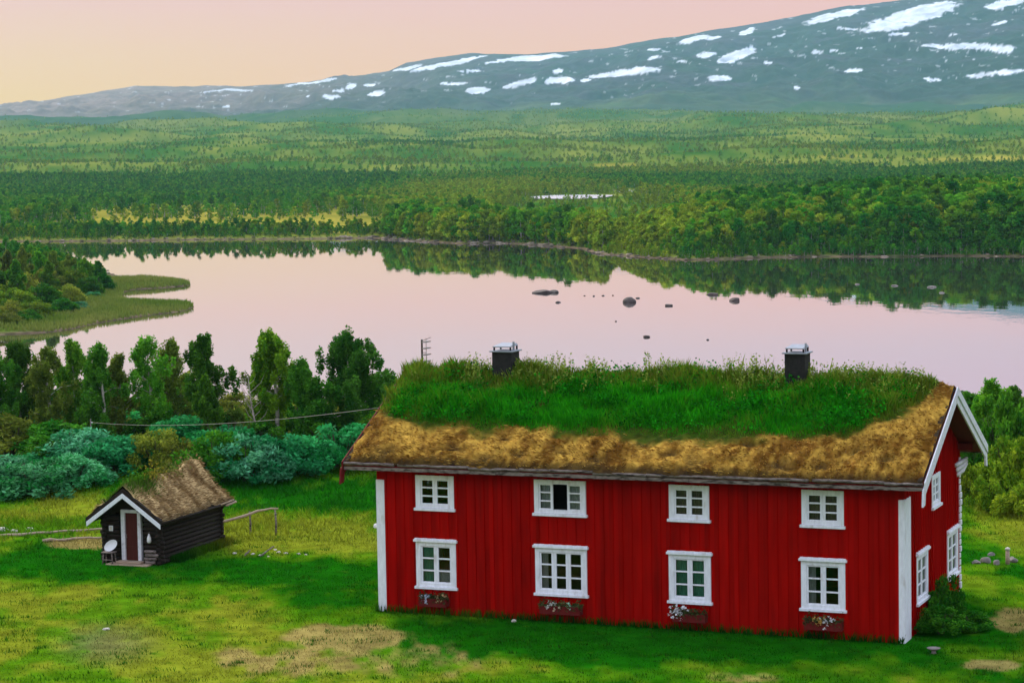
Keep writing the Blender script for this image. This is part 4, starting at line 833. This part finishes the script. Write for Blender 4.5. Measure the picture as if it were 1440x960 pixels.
# ================================================================== trees and shrubs near the water
def near_tree(px, d, top, wpx, label, c0, c1, crown0=.22, dens=1.0, seed=0, bend=0.0, trunk=M_bark, leaf=.088, lean=0.0, skew=0.0, name='birch_tree', group=None, shape=.75):
    rs = np.random.default_rng(seed); p = at_dist(px, d); r = ray(px, top); h = ZC + r[2]/r[1]*d - p[2]; wd = wpx/F_PX*d
    t = tag(empty(name, p), label, 'tree', group)
    # trunk with a bend, and limbs
    tb = MB(); tp = [(bend*math.sin(z*3.4)*h*.10*(1 - z) + lean*z*h, bend*.04*h*math.sin(z*2.5), z*h*.93 - .15*(z == 0)) for z in np.linspace(0, 1, 10)]
    tr_ = .020*h + .02; tb.tube(tp, [tr_*(1 - .85*i/9) for i in range(10)], 8)
    cs, cr_ = [], []
    nl = int(16 + h*2.2)
    for k in range(nl):
        z = crown0 + (1 - crown0)*((k + .5)/nl)**.9; tt_ = (z - crown0)/(1 - crown0); i = min(int(z*9), 8); base = np.array(tp[i]) + (np.array(tp[min(i + 1, 9)]) - np.array(tp[i]))*(z*9 - i)
        env = wd/2*(math.sin(math.pi*min(max(tt_, .04)**shape*.93 + .06, 1)))**.8; an = rs.uniform(0, 2*math.pi); L_ = env*rs.uniform(.45, 1.2)*(1 + skew*math.cos(an))
        end = base + np.array([math.cos(an)*L_, math.sin(an)*L_, L_*rs.uniform(.15, .65)]); end[2] = min(end[2], h*.985)
        mid = (base + end)/2 + np.array([0, 0, .12*L_]); tb.tube([base, mid, end], [tr_*.35*(1 - z*.6), tr_*.22*(1 - z*.6), .008], 5, cap=False)
        for q in range(10):
            s = rs.uniform(.2, 1.08); c = base + (end - base)*s + rs.normal(0, .14*wd/3, 3); cs.append(c); cr_.append(rs.uniform(.12, .36)*(wd/2.6)**.5)
    for q in range(5): cs.append(np.array(tp[9]) + rs.normal(0, .12, 3) + np.array([0, 0, .04*h*q/5])); cr_.append(.24 - .02*q)
    tb.build('trunk', trunk, t)
    C_, idx = clump_points(cs, cr_, 1300*dens, rs, .6, 1.45); k = len(C_)
    v, f, c = rhombi(C_, leaf, leaf_cols(idx, k, np.array(c0), np.array(c1), rs), rs=rs); np_mesh('crown', v, f, M_leaf, c*1.35, t)
    return t
DK = ((.0168, .0840, .0042), (.0630, .1820, .0112)); MD = ((.0280, .1330, .0042), (.1120, .2660, .0140)); OL_ = ((.0560, .1050, .0084), (.1400, .1960, .0224)); BR = ((.0420, .1820, .0042), (.1820, .3640, .0168))
LT = [  # px, distance, top row, width px, label, colours, crown base, leaf density, bend
    (-22, 138, 474, 90, 'dark birch cut by the left picture edge beyond the willow bushes', DK, .1, .9, .3), (22, 143, 476, 64, 'dark birch second from the left picture edge, its top over the spit water', DK, .1, .65, .3),
    (62, 139, 482, 58, 'olive birch with see-through crown third from the left picture edge', OL_, .15, .45, .5), (100, 142, 473, 62, 'tallest birch in the left cluster with gaps full of bright water', MD, .12, .55, .4),
    (138, 138, 478, 54, 'slender dark birch right of the tallest one in the left cluster', DK, .12, .6, .6), (166, 141, 492, 46, 'low birch at the right end of the left cluster', OL_, .1, .6, .3),
    (206, 140, 468, 58, 'open airy birch behind the shed with bright water through its crown', MD, .2, .42, .5), (240, 143, 472, 60, 'see-through birch in the middle of the trio behind the shed', OL_, .2, .42, .4),
    (284, 137, 467, 62, 'dense dark birch at the right of the trio behind the shed', DK, .08, 1.0, .3), (288, 133, 524, 40, 'squat dark birch low beside the dense one right of the trio', DK, .02, 1.0, .2),
    (382, 134, 461, 74, 'bright green pointed birch standing alone mid-meadow, left of the round dark tree', BR, .22, 1.0, .5), (424, 132, 505, 62, 'dark lower birch with crooked white trunk right of the pointed bright one', DK, .25, 1.1, 1.6),
    (362, 135, 500, 40, 'thin olive birch with pale trunk left of the pointed bright one', OL_, .38, .55, .5), (488, 133, 470, 100, 'broad round dark tree by the left end of the house roof', ((.0224, .0910, .0056), (.0770, .1890, .0168)), .12, .95, .3),
    (540, 137, 520, 60, 'low dark tree half hidden by the left end of the house roof', DK, .05, .9, .3), (330, 137, 580, 50, 'low olive tree between the dense birch and the bare branches', OL_, .05, .8, .3)]
for i, (px, d, top, wpx, lb, cc, c0, dn, bd) in enumerate(LT): near_tree(px, d, top + 4, wpx*1.22, lb, cc[0], cc[1], c0*.55, dn, 300 + i, bd, skew=.1, shape=(1.05 if i == 13 else .9))
RT = [(1362, 116, 556, 56, 'dark leafy tree whose top shows just right of the gable apex', DK), (1392, 112, 540, 66, 'dark green tree beyond the gable with a pointed top over the water', MD), (1428, 118, 548, 66, 'leafy tree right of the pointed one beyond the gable', DK),
      (1462, 113, 540, 64, 'tree cut by the right picture edge beyond the gable', MD), (1408, 106, 586, 96, 'lower rounded dark tree in front of the trees beyond the gable', DK), (1372, 107, 618, 56, 'low dark tree tucked against the rear gable eave', DK), (1450, 104, 610, 70, 'lower dark tree at the right picture edge behind the yellow bushes', DK)]
for i, (px, d, top, wpx, lb, cc) in enumerate(RT): near_tree(px, d, top, wpx, lb, cc[0], cc[1], .02, 1.1, 340 + i, .3, leaf=.08, name='leafy_tree')
# bare dead sapling
p = at_dist(350, 133); t = tag(empty('dead_sapling', p), 'bare pale dead sapling with upright twigs left of the bright birch', 'tree'); b = MB(); rs = np.random.default_rng(5)
b.tube([(.35, 0, -.1), (.3, 0, 1.4), (.05, 0, 2.6), (-.1, 0, 4.3)], [.07, .055, .04, .012], 7); b.build('trunk', M_pale_twig, t); b = MB()
for k in range(16):
    z = 1.6 + 2.4*k/16; x = .3 - .4*(z - 1.4)/3; an = rs.uniform(2.2, 4.2) if k % 3 else rs.uniform(-.6, .6); L_ = rs.uniform(.5, 1.25); b.tube([(x, 0, z), (x + math.cos(an)*L_*.5, math.sin(an)*L_*.5, z + L_*.45), (x + math.cos(an)*L_*.8, math.sin(an)*L_*.6, z + L_*1.1)], [.022, .015, .006], 5, cap=False)
b.build('twigs', M_pale_twig, t)
# willow shrubs
SIL = ((.008, .17, .035), (.13, .44, .21)); TEA = ((.004, .15, .022), (.045, .38, .11)); OLI = ((.0980, .1540, .0112), (.2520, .2800, .0308)); GRN = ((.0140, .1120, .0042), (.0700, .2380, .0112)); YGR = ((.075, .17, .005), (.22, .30, .014))
def shrub_proto(w_, h_, cc, seed, leaf=.11):
    rs = np.random.default_rng(seed); n = 46; cs, cr_ = [], []
    for k in range(n):
        a = rs.uniform(0, 2*math.pi); rr_ = math.sqrt(rs.uniform(0, 1)); zt = (1 - .72*rr_**2); cs.append(np.array([math.cos(a)*rr_*w_/2, math.sin(a)*rr_*w_/2, h_*zt*rs.uniform(.35, 1.0)])); cr_.append(rs.uniform(.22, .42)*(w_/2.4)**.5)
    C_, idx = clump_points(cs, cr_, 1000, rs, .45); C_[:, 2] = np.abs(C_[:, 2]); k = len(C_)
    col = leaf_cols(idx, k, np.array(cc[0]), np.array(cc[1]), rs, .45, .5)*(.75 + .6*np.clip(C_[:, 2:3]*0 + rs.uniform(0, 1, (k, 1)), 0, 1)); v, f, c = rhombi(C_, leaf, col, up=.6, el=2.2, rs=rs)
    fo_ = np_mesh('foliage', v, f, M_leaf, c, None, link=False).data
    b = MB()
    for q in range(9): a = rs.uniform(0, 2*math.pi); L_ = rs.uniform(.3, .8); b.tube([(.06*math.cos(a), .06*math.sin(a), -.1), (math.cos(a)*w_/4*L_, math.sin(a)*w_/4*L_, h_*.4), (math.cos(a)*w_/2.2*L_, math.sin(a)*w_/2.2*L_, h_*.8)], [.03, .02, .008], 5, cap=False)
    st = b.build('stems', M_twig); sm_ = st.data; bpy.data.objects.remove(st); return fo_, sm_
PR = {}
def shrub(px, d, wpx, hpx, kind, label, group=None, sc_=None, name='willow_shrub', yaw=None):
    cc, leaf = {'sil': (SIL, .075), 'tea': (TEA, .075), 'oli': (OLI, .065), 'grn': (GRN, .08), 'ygr': (YGR, .075)}[kind]
    key = (kind, random.randrange(3))
    if key not in PR: PR[key] = shrub_proto(2.4, 1.5, cc, hash(kind) % 7 + 500 + 11*key[1] + len(PR), leaf)
    p = at_dist(px, d); t = tag(empty(name, p, random.uniform(0, 6.28)), label, 'shrub', group); k = d/F_PX
    t.scale = (wpx*k/2.4, wpx*k/2.4, hpx*k/1.5)
    for nm, me in zip(('foliage', 'stems'), PR[key]): o = bpy.data.objects.new(nm, me); COL.objects.link(o); o.parent = t
    return t
def shrub_row(px, py, wpx, hpx, kind, label, **k): p = at_pix(px, py); return shrub(px, float(p[1]), wpx, hpx, kind, label, **k)
SH = [  # px, base row, width, height
    (-10, 692, 110, 44, 'sil', 'silvery willow bush at the left picture edge nearest the lying poles'), (46, 696, 92, 46, 'sil', 'silvery willow bush second from the left edge in the front row'), (98, 684, 80, 40, 'sil', 'silver-leaved low willow left of the shed roof'),
    (108, 660, 92, 50, 'sil', 'pale-topped rounded willow mound left above the shed roof'), (160, 662, 88, 46, 'tea', 'blue-green willow mound just left of the shed ridge'), (56, 664, 70, 34, 'grn', 'dark green low bush between the silver mounds at left'),
    (10, 640, 110, 46, 'oli', 'olive low bush behind the silver front row at the left edge'), (80, 640, 90, 40, 'grn', 'mid green bush in the second row left of the shed'), (120, 618, 84, 40, 'tea', 'blue-green willow below the tallest left birch'), (60, 612, 90, 34, 'sil', 'silvery strip of willow below the see-through left birch'),
    (172, 616, 80, 36, 'tea', 'blue-green willow below the open birch behind the shed'), (5, 612, 80, 36, 'sil', 'pale willow low against the trees at the left edge'), (214, 660, 66, 50, 'oli', 'olive-brown bush right behind the shed ridge'), (252, 664, 60, 44, 'oli', 'olive bush behind the right end of the shed roof'),
    (262, 636, 90, 48, 'tea', 'dark teal willow below the dense birch'), (316, 640, 84, 46, 'tea', 'teal willow left of the pale birch trunks'), (300, 672, 84, 56, 'grn', 'dark green bush right of the shed roof'), (344, 676, 92, 56, 'sil', 'brightest silver-blue willow between shed and house'), (388, 668, 84, 50, 'tea', 'teal willow below the crooked white trunk'),
    (430, 664, 80, 48, 'tea', 'teal willow right of the crooked white trunk'), (476, 660, 92, 56, 'tea', 'blue-green willow beside the left end of the house roof'), (520, 652, 80, 54, 'grn', 'dark bush half hidden behind the house eave at left'), (370, 636, 70, 36, 'grn', 'dark bush at the foot of the pointed bright birch'), (455, 634, 80, 40, 'grn', 'dark bush at the foot of the round dark tree'),
    (215, 628, 80, 38, 'grn', 'dark bush between the teal mounds behind the shed'), (30, 672, 70, 30, 'tea', 'teal bush low between the silver bushes at far left')]
for s_ in SH: shrub_row(s_[0], s_[1], s_[2]*1.3, s_[3]*1.18, *s_[4:])
for i in range(26):
    q = -20 + 23*i; shrub(q + random.uniform(-8, 8), random.uniform(142, 166), random.uniform(60, 84), random.uniform(42, 70)*(.45 if 300 < q < 352 else 1), 'grn' if i % 3 else 'oli', 'dark leafy bush among the trunks on the near lake shore', 'dark bushes on the near shore', name='shore_bush')
for i in range(12):
    q = 1345 + 11*i; shrub(q, random.uniform(120, 150), random.uniform(60, 84), random.uniform(24, 36), 'grn', 'dark bush filling the bank beyond the gable end', 'dark bushes beyond the gable', name='shore_bush')
for px, d, wpx, hpx, kind, lb in [(1374, 101, 60, 74, 'grn', 'green bush close behind the rear house corner'), (1416, 99, 84, 80, 'ygr', 'yellow-green bush right of the gable above the stone heap'), (1450, 97, 70, 92, 'ygr', 'yellow-green bush cut by the right picture edge'), (1388, 94, 56, 52, 'ygr', 'yellow-green bush left behind the stone heap'), (1434, 92.5, 70, 50, 'ygr', 'low yellow-green bush right above the stone heap'), (1408, 103, 90, 110, 'grn', 'tall green bush behind the yellow-green ones'), (1360, 96, 40, 60, 'ygr', 'narrow yellowish bush showing past the rear corner boards')]:
    shrub(px, d, wpx, hpx, kind, lb, name='leafy_bush')
def at_house(u, w_): q = hw(u, w_, 0); return q[0], q[1]
for (u, w_, wd, hh, lb) in ((HL + .55, 3.3, 1.2, 1.5, 'tall dark bush against the gable under the second window'), (HL + .75, 1.7, 1.6, .85, 'lower dark bush at the gable beside the white corner board'), (HL + 1.5, 2.6, 1.3, .55, 'small bright-tipped plant in the shade in front of the gable bushes')):
    x, y = at_house(u, w_); px = 720 + F_PX*x/y; t = shrub(px, y, 60, 60, 'grn', lb, name='gable_bush'); t.location = (x, y, float(H(np.array([x]), np.array([y]))[0])); t.scale = (wd/2.4, wd/2.4, hh/1.5)
x, y = at_house(.3, -.35); 
# bushes and thin trees on the spit
k = 0
for px, d, wpx, hpx, kind in [(-30, 268, 70, 26, 'ygr'), (10, 272, 60, 26, 'oli'), (50, 274, 54, 24, 'ygr'), (88, 280, 46, 20, 'grn'), (20, 285, 64, 34, 'ygr'), (60, 292, 56, 32, 'grn'), (100, 296, 44, 30, 'oli'), (-20, 292, 70, 34, 'grn'), (128, 318, 40, 26, 'grn'), (146, 330, 36, 22, 'grn'), (106, 322, 50, 34, 'ygr'), (70, 318, 56, 36, 'oli'), (34, 312, 60, 38, 'oli'), (-8, 314, 60, 38, 'grn'),
                              (120, 338, 44, 26, 'oli'), (90, 336, 44, 30, 'grn'), (50, 338, 50, 30, 'grn'), (10, 336, 60, 30, 'oli'), (-30, 332, 60, 34, 'grn'), (112, 286, 30, 12, 'sil'), (134, 312, 26, 10, 'sil'), (76, 303, 40, 26, 'ygr'), (14, 300, 50, 30, 'ygr'), (40, 266, 40, 16, 'grn'), (0, 262, 60, 20, 'oli')]:
    shrub(px, d, wpx, hpx, kind, 'bushy willow on the low grassy spit at the left of the lake', 'bushes on the spit', name='spit_willow')
for i, (px, d, top, wpx, cc) in enumerate([(-12, 322, 345, 30, OL_), (14, 326, 352, 24, OL_), (36, 318, 347, 26, OL_), (58, 328, 354, 24, MD), (80, 322, 352, 26, OL_), (100, 330, 360, 22, OL_), (122, 326, 364, 24, MD), (140, 334, 368, 22, DK), (26, 300, 366, 28, MD), (70, 304, 368, 26, MD)]):
    near_tree(px, d, top, wpx, 'thin open birch on the spit before bright water', cc[0], cc[1], .25, .28, 380 + i, .4, leaf=.2, group='birches on the spit', name='spit_birch')

# ================================================================== the wooded far bank and moor
def bank_tree(seed, c0, c1, h=7.0, wd=4.6):
    rs = np.random.default_rng(seed); cs, cr_ = [], []
    for k in range(26):
        t_ = rs.uniform(0, 1)**.85; env = wd/2*math.sin(math.pi*min(t_**.7*.9 + .09, 1))**.8; a = rs.uniform(0, 2*math.pi); q = math.sqrt(rs.uniform(.05, 1)); cs.append(np.array([math.cos(a)*env*q, math.sin(a)*env*q, h*(.12 + .85*t_)])); cr_.append(rs.uniform(.5, .9))
    C_, idx = clump_points(cs, cr_, 40, rs, .5); v, f, c = rhombi(C_, .36, leaf_cols(idx, len(C_), np.array(c0), np.array(c1), rs), rs=rs)
    b = MB(); b.tube([(0, 0, -.3), (rs.uniform(-.2, .2), 0, h*.4), (0, 0, h*.85)], [.11, .08, .02], 5)
    for q in range(3): a = rs.uniform(0, 6.28); b.tube([(0, 0, h*.2), (math.cos(a)*.8, math.sin(a)*.8, h*.55)], [.05, .02], 4, cap=False)
    tv = np.array(b.v); tf = np.array([q for q in b.f if len(q) == 4]); n = len(v)
    return np_mesh('bank_birch', np.concatenate([v, tv]), np.concatenate([f, tf + n]), [M_wood_far, M_bark], np.concatenate([c, np.full((len(tv), 3), .3)]), mi=[0]*len(f) + [1]*len(tf), link=False).data
KINDS = [('dark', ((.018, .115, .010), (.065, .23, .022))), ('green', ((.036, .17, .006), (.14, .33, .018))), ('yellow', ((.1120, .2100, .0084), (.2940, .3780, .0280)))]
BT = [[bank_tree(600 + 10*i + j, *cc, h=(7.5, 6.5, 6.0)[i], wd=(4.4, 4.4, 4.2)[i]) for j in range(3)] for i, (_, cc) in enumerate(KINDS)]
rs = np.random.default_rng(99)
n = 330000; d = np.sqrt(rs.uniform(385**2, 1500**2, n)); n2 = 260000; d = np.concatenate([d, np.sqrt(rs.uniform(385**2, 620**2, 60000)), np.sqrt(rs.uniform(1500**2, 5200**2, n2))]); u = rs.uniform(-.26, .26, len(d)); x, y = d*np.sin(u), d*np.cos(u)
z = H(x, y, np.full(x.shape, 50.)); px, py = pix(x, y, z)
f1 = fbm(x*.012, y*.006, 25); f3 = fbm(x*.0035, y*.002, 27); fd = fbm(x*.03, y*.02, 90); fe = fbm(x*.008, y*.0035, 91)
clear = np.clip(1.2*ell(px, py, 300, 304, 250, 15, .35) + 1.3*ell(px, py, 490, 318, 80, 8, .4) + .9*ell(px, py, 610, 250, 50, 4, .4) + .8*ell(px, py, 870, 232, 40, 3) + ell(px, py, 850, 295, 140, 28, .25) + .8*ell(px, py, 1380, 223, 60, 3), 0, 1)
darkz = np.clip(.62*ell(px, py, 250, 262, 270, 30, .6)*(.5 + fbm(x*.01, y*.004, 92)) + .9*ell(px, py, 590, 208, 90, 14, .4) + .5*ell(px, py, 930, 254, 110, 10, .6) + .6*ell(px, py, 960, 190, 130, 10, .6) + .45*ell(px, py, 1300, 205, 160, 10, .6) + .3*ell(px, py, 1250, 262, 160, 10, .6) + .4*ell(px, py, 120, 326, 200, 10), 0, 1)
pr = np.where(d < 1500, .34, .36) * np.clip(.42 + 1.7*(fe - .38) + .7*(fd - .5) + .5*darkz + .5*sstep(830, 900, px)*(d < 620), .06, 1) * (1 - .9*clear) * np.where((px < 540) & (d < 700), .4, 1) * (1 - sstep(3300, 5000, d + 1500*(f3 - .5)))
ex = np.arange(len(d)); ex = (ex >= n) & (ex < n + 60000); pr[ex] = np.where(np.abs(lake_sd(x[ex], y[ex]) - 5) < 5.5, .8, 0)
keep = rs.uniform(0, 1, len(d)) < pr; x, y, d, px, py, darkz, fe, clear, fd = [a[keep] for a in (x, y, d, px, py, darkz, fe, clear, fd)]
sd = lake_sd(x, y)
for q in POND: c = q.mean(0); rr_ = (np.abs(q - c)).max(0) + 4; sd = np.where(np.hypot((x - c[0])/rr_[0], (y - c[1])/rr_[1]) < 1, -1, sd)
k = sd > .7; x, y, d, px, py, darkz, fe, sd, clear, fd = [a[k] for a in (x, y, d, px, py, darkz, fe, sd, clear, fd)]
z = H(x, y, sd) - .1
hi = np.clip(.68 + .32*sstep(560, 860, px), 0, 1) * (.26 + .78*sstep(1, 14, sd))
hi = hi*(1 - .45*ell(px, py, 760, 318, 150, 44, .5)); hi = np.where((d < 650) | (ell(px, py, 840, 297, 140, 27, .3) > .5) | ((px < 540) & (d < 900)), hi, np.where(d > 1300, .5, np.where(d > 800, .58, .7)))*(1 - .5*ell(px, py, 840, 297, 140, 27, .3)); scl = hi * rs.uniform(.65, 1.2, len(x)) * np.where((px < 560) & (d < 680), np.where((sd < 13) & (sd > 2.5), .82, .36), 1.0) * np.where((px > 830) & (d < 660), .82 + .22*sstep(1050, 1300, px), 1)
mk = (px > 545) & (px < 850) & (sd > 2.5) & (sd < 24) & (d < 640); scl = np.where(mk, rs.uniform(.6, 1.0, len(x)), scl)
tv_ = .55 + 1.6*(fe - .5) + rs.normal(0, .2, len(x)) + .14*(d > 800) + .14*(d > 1500) + .35*ell(px, py, 910, 330, 90, 30) + .15*ell(px, py, 640, 300, 120, 40) - (.9 - .3*(d > 700))*darkz - .12*sstep(1000, 1300, px) - .25*(sd < 8)*(px > 950)
kd = np.where(tv_ < .33, 0, np.where(tv_ < .68, 1, 2)); kd = np.where((kd == 0) & (d > 850) & (rs.uniform(0, 1, len(x)) < .6), 1, kd); var = rs.integers(0, 3, len(x))
inview = (px > -15) & (px < 1455); order = np.argsort(np.where(inview, d/np.maximum(scl, .4), 1e9)); first = order[:292]; rest = np.setdiff1d(np.arange(len(x)), first)
LB = ['dark green birch in the wood along the far lake shore', 'mid green birch in the wood along the far lake shore', 'yellow-green birch in the wood along the far lake shore']
src = {}
for i in first:
    o = bpy.data.objects.new('bank_birch', BT[kd[i]][var[i]]); COL.objects.link(o); o.location = (x[i], y[i], z[i]); o.rotation_euler = (0, 0, rs.uniform(0, 6.28)); s_ = float(scl[i]); o.scale = (s_*rs.uniform(.9, 1.25), s_*rs.uniform(.9, 1.25), s_)
    tag(o, LB[kd[i]], 'tree', ('dark birches', 'green birches', 'yellow-green birches')[kd[i]] + ' along the far shore'); src.setdefault((kd[i], var[i]), o)
def scatter(name, me_src, pts, scs, seed, label):
    me = bpy.data.meshes.new(name); me.vertices.add(len(pts)); me.vertices.foreach_set('co', pts.astype(np.float32).ravel())
    a = me.attributes.new('sc', 'FLOAT', 'POINT'); a.data.foreach_set('value', scs.astype(np.float32)); me.update()
    o = bpy.data.objects.new(name, me); COL.objects.link(o)
    ng = bpy.data.node_groups.new('far wood', 'GeometryNodeTree'); ng.interface.new_socket('Geometry', in_out='INPUT', socket_type='NodeSocketGeometry'); ng.interface.new_socket('Geometry', in_out='OUTPUT', socket_type='NodeSocketGeometry')
    nn = ng.nodes.new; gi, go = nn('NodeGroupInput'), nn('NodeGroupOutput'); oi = nn('GeometryNodeObjectInfo'); oi.inputs['Object'].default_value = me_src; oi.inputs['As Instance'].default_value = True
    ip = nn('GeometryNodeInstanceOnPoints'); na = nn('GeometryNodeInputNamedAttribute'); na.data_type = 'FLOAT'; na.inputs['Name'].default_value = 'sc'
    rv = nn('FunctionNodeRandomValue'); rv.data_type = 'FLOAT_VECTOR'; rv.inputs[0].default_value = (0, 0, 0); rv.inputs[1].default_value = (0.08, 0.08, 6.28); rv.inputs['Seed'].default_value = seed
    l = ng.links.new; l(gi.outputs[0], ip.inputs['Points']); l(oi.outputs['Geometry'], ip.inputs['Instance']); l(rv.outputs[0], ip.inputs['Rotation']); l(na.outputs[0], ip.inputs['Scale']); l(ip.outputs[0], go.inputs[0])
    o.modifiers.new('wood', 'NODES').node_group = ng; tag(o, label, 'wood', kind='stuff')
WL = ['dark green birch wood in patches over the far moor', 'mid green birch wood spread over the far moor', 'yellow-green birch scrub spread over the far moor']
for i in range(3):
    for j in range(3):
        if (i, j) not in src: continue
        q = rest[(kd[rest] == i) & (var[rest] == j)]
        if len(q): scatter('birch_wood', src[(i, j)], np.stack([x[q], y[q], z[q]], 1), scl[q]/max(src[(i, j)].scale[2], .1)*1.0 if False else scl[q], 10*i + j, WL[i])
print('bank trees', len(x), 'individual', len(first))
# stones and driftwood litter along the far waterline
n = 9000; x = rs.uniform(-110, 110, n); y = rs.uniform(375, 560, n); sd = lake_sd(x, y); k = (sd > -.5) & (sd < 2.2) & (np.abs(x/y) < .23); x, y, sd = x[k], y[k], sd[k]
if len(x):
    k = rs.permutation(len(x))[:700]; x, y, sd = x[k], y[k], sd[k]; z = H(x, y, sd); V, Fq, Cq = [], [], []; base = np.array([(-1, -1, -.5), (1, -1, -.5), (1, 1, -.5), (-1, 1, -.5), (-.6, -.7, .6), (.7, -.5, .5), (.5, .6, .7), (-.6, .5, .45)]); bf = np.array([(0, 3, 2, 1), (4, 5, 6, 7), (0, 1, 5, 4), (1, 2, 6, 5), (2, 3, 7, 6), (3, 0, 4, 7)])
    for i in range(len(x)):
        s_ = rs.uniform(.15, .6)*(1.3 if abs(x[i] + 13) < 25 else .8); a = rs.uniform(0, 6.28); M_ = np.array([[math.cos(a), -math.sin(a), 0], [math.sin(a), math.cos(a), 0], [0, 0, .6]])*s_; vv_ = (base*rs.uniform(.75, 1.25, (8, 3))*np.array([rs.uniform(.8, 2.0), 1, 1]))@M_.T + np.array([x[i], y[i], z[i] + .05]); V.append(vv_); Fq.append(bf + 8*i); Cq.append(np.tile(np.array([.20, .16, .12])*rs.uniform(.3, 1.5), (8, 1)))
    o = np_mesh('shore_stones', np.concatenate(V), np.concatenate(Fq), M_ground, np.concatenate(Cq)); tag(o, 'scattered stones along the far waterline', 'stones', kind='stuff')

# ================================================================== grass
def ground_blades(name, label, xs, ys, h, w_, gain, lean, jitter=.35):
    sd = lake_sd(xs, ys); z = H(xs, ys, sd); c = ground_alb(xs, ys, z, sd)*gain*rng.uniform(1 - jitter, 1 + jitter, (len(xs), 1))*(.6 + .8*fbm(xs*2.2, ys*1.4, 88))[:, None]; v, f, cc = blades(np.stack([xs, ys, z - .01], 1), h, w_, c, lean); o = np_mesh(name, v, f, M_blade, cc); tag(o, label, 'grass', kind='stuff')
def inside_house(x, y, m_=.15): dx, dy = x - HO[0], y - HO[1]; c, s = math.cos(TH), math.sin(TH); u = c*dx + s*dy; w_ = -s*dx + c*dy; return (u > -m_) & (u < HL + m_) & (w_ > -m_) & (w_ < HW + m_)
def inside_shed(x, y, m_=.1): dx, dy = x - S0[0], y - S0[1]; c, s = math.cos(SPH), math.sin(SPH); u = c*dx + s*dy; w_ = -s*dx + c*dy; return (u > -m_) & (u < SW + m_) & (w_ > -.5) & (w_ < SD_ + m_)
n = 230000; x = rng.uniform(-24, 22, n); y = 62 + 30*rng.uniform(0, 1, n); k = (np.abs(x/y) < .235) & ~inside_house(x, y) & ~inside_shed(x, y) & (rng.uniform(0, 1, n) < np.clip(fbm(x*1.3, y*.9, 93)*2.4 - .35, .05, 1)); x, y = x[k], y[k]
ground_blades('lawn_grass', 'short lawn grass around the red house', x, y, .03 + .10*fbm(x*1.5, y*1.1, 94)**1.5, .022, 1.08, .9, .5)
nt_ = 520; tx, ty = rng.uniform(-19, 18, nt_), rng.uniform(63, 92, nt_); tr_ = rng.uniform(.08, .28, nt_); q = np.repeat(np.arange(nt_), 26); x = tx[q] + rng.normal(0, 1, len(q))*tr_[q]*1.4; y = ty[q] + rng.normal(0, 1, len(q))*tr_[q]*.7
k = (np.abs(x/y) < .235) & ~inside_house(x, y) & ~inside_shed(x, y); x, y = x[k], y[k]; zt = H(x, y, np.full(len(x), 99.)); v, f, c = blades(np.stack([x, y, zt - .01], 1), .11, .026, np.array([.02, .095, .003])*rng.uniform(.5, 1.7, (len(x), 1)), .7)
o = np_mesh('lawn_tufts', v, f, M_blade, c); tag(o, 'darker tufts dotted over the lawn', 'grass', kind='stuff')
n = 150000; x = rng.uniform(-32, 30, n); y = rng.uniform(88, 128, n); sdm = (np.abs(x/y) < .24) & ~inside_house(x, y) & ~inside_shed(x, y, .2); hgt = sstep(88.5, 94, y + 4*(fbm(x*.25, y*.25, 95) - .5)); k = sdm & (rng.uniform(0, 1, n) < hgt*np.clip(fbm(x*.6, y*.35, 96)*2.6 - .4, .05, 1)); x, y = x[k], y[k]
ground_blades('meadow_grass', 'taller meadow grass between the lawn and the willow bushes', x, y, .08 + .22*fbm(x*.5, y*.3, 97), .05, 1.25, 1.1)
# taller tufts along the shaded walls of shed and house
xs, ys = [], []
for _ in range(2600): q = shp(SW + abs(random.gauss(0, .22)), random.uniform(.6, SD_ + .5), 0); xs.append(q[0]); ys.append(q[1])
for _ in range(1500): q = hw(random.uniform(-.2, HL), -.03 - abs(random.gauss(0, .12)), 0); xs.append(q[0]); ys.append(q[1])
ground_blades('wall_grass', 'uncut grass tufts along the foot of the walls', np.array(xs), np.array(ys), .26, .03, .7, .5)
# reeds and sedge on the spit
n = 60000; x = rng.uniform(-80, -36, n); y = rng.uniform(255, 360, n); sd = lake_sd(x, y); k = (sd > .1) & (np.abs(x/y) < .24); x, y, sd = x[k], y[k], sd[k]
z = H(x, y, sd); cl = lerp3(np.array([.10, .165, .02]) + np.zeros((len(x), 3)), np.array([.20, .22, .05]), np.clip(2*fbm(x*.15, y*.06, 98) - .5, 0, 1)); v, f, c = blades(np.stack([x, y, z - .05], 1), .55, .16, cl, .4); o = np_mesh('sedge', v, f, M_blade, c); tag(o, 'pale green sedge covering the low spit', 'sedge', kind='stuff')
# overhead wire from the house to a pole among the trees
pp = at_dist(124, 133); t = tag(empty('wire_pole', pp), 'thin wooden pole hidden among the bushes carrying the house wire', 'pole'); zt = ZC + ray(124, 594)[2]/ray(124, 594)[1]*133; b = MB(); b.tube([(0, 0, -.2), (0, 0, zt - pp[2] + .2)], [.035, .03], 8); b.build('pole', M_grey, t); b = MB(); b.tube([(0, 0, zt - pp[2]), (.12, 0, zt - pp[2])], .03, 6); b.build('insulator', M_enamel, t)
w0 = hw(-.95, 2.5, 6.45); w1 = np.array([pp[0] + .1, pp[1], zt]); b = MB(); b.tube([tuple((w0 + (w1 - w0)*q - np.array([0, 0, 1.4*q*(1 - q)])) - w0) for q in np.linspace(0, 1, 16)], .011, 5); o = b.build('overhead_wire', M_wire); o.location = w0; tag(o, 'thin slack wire running from the house roof to the left trees', 'wire')
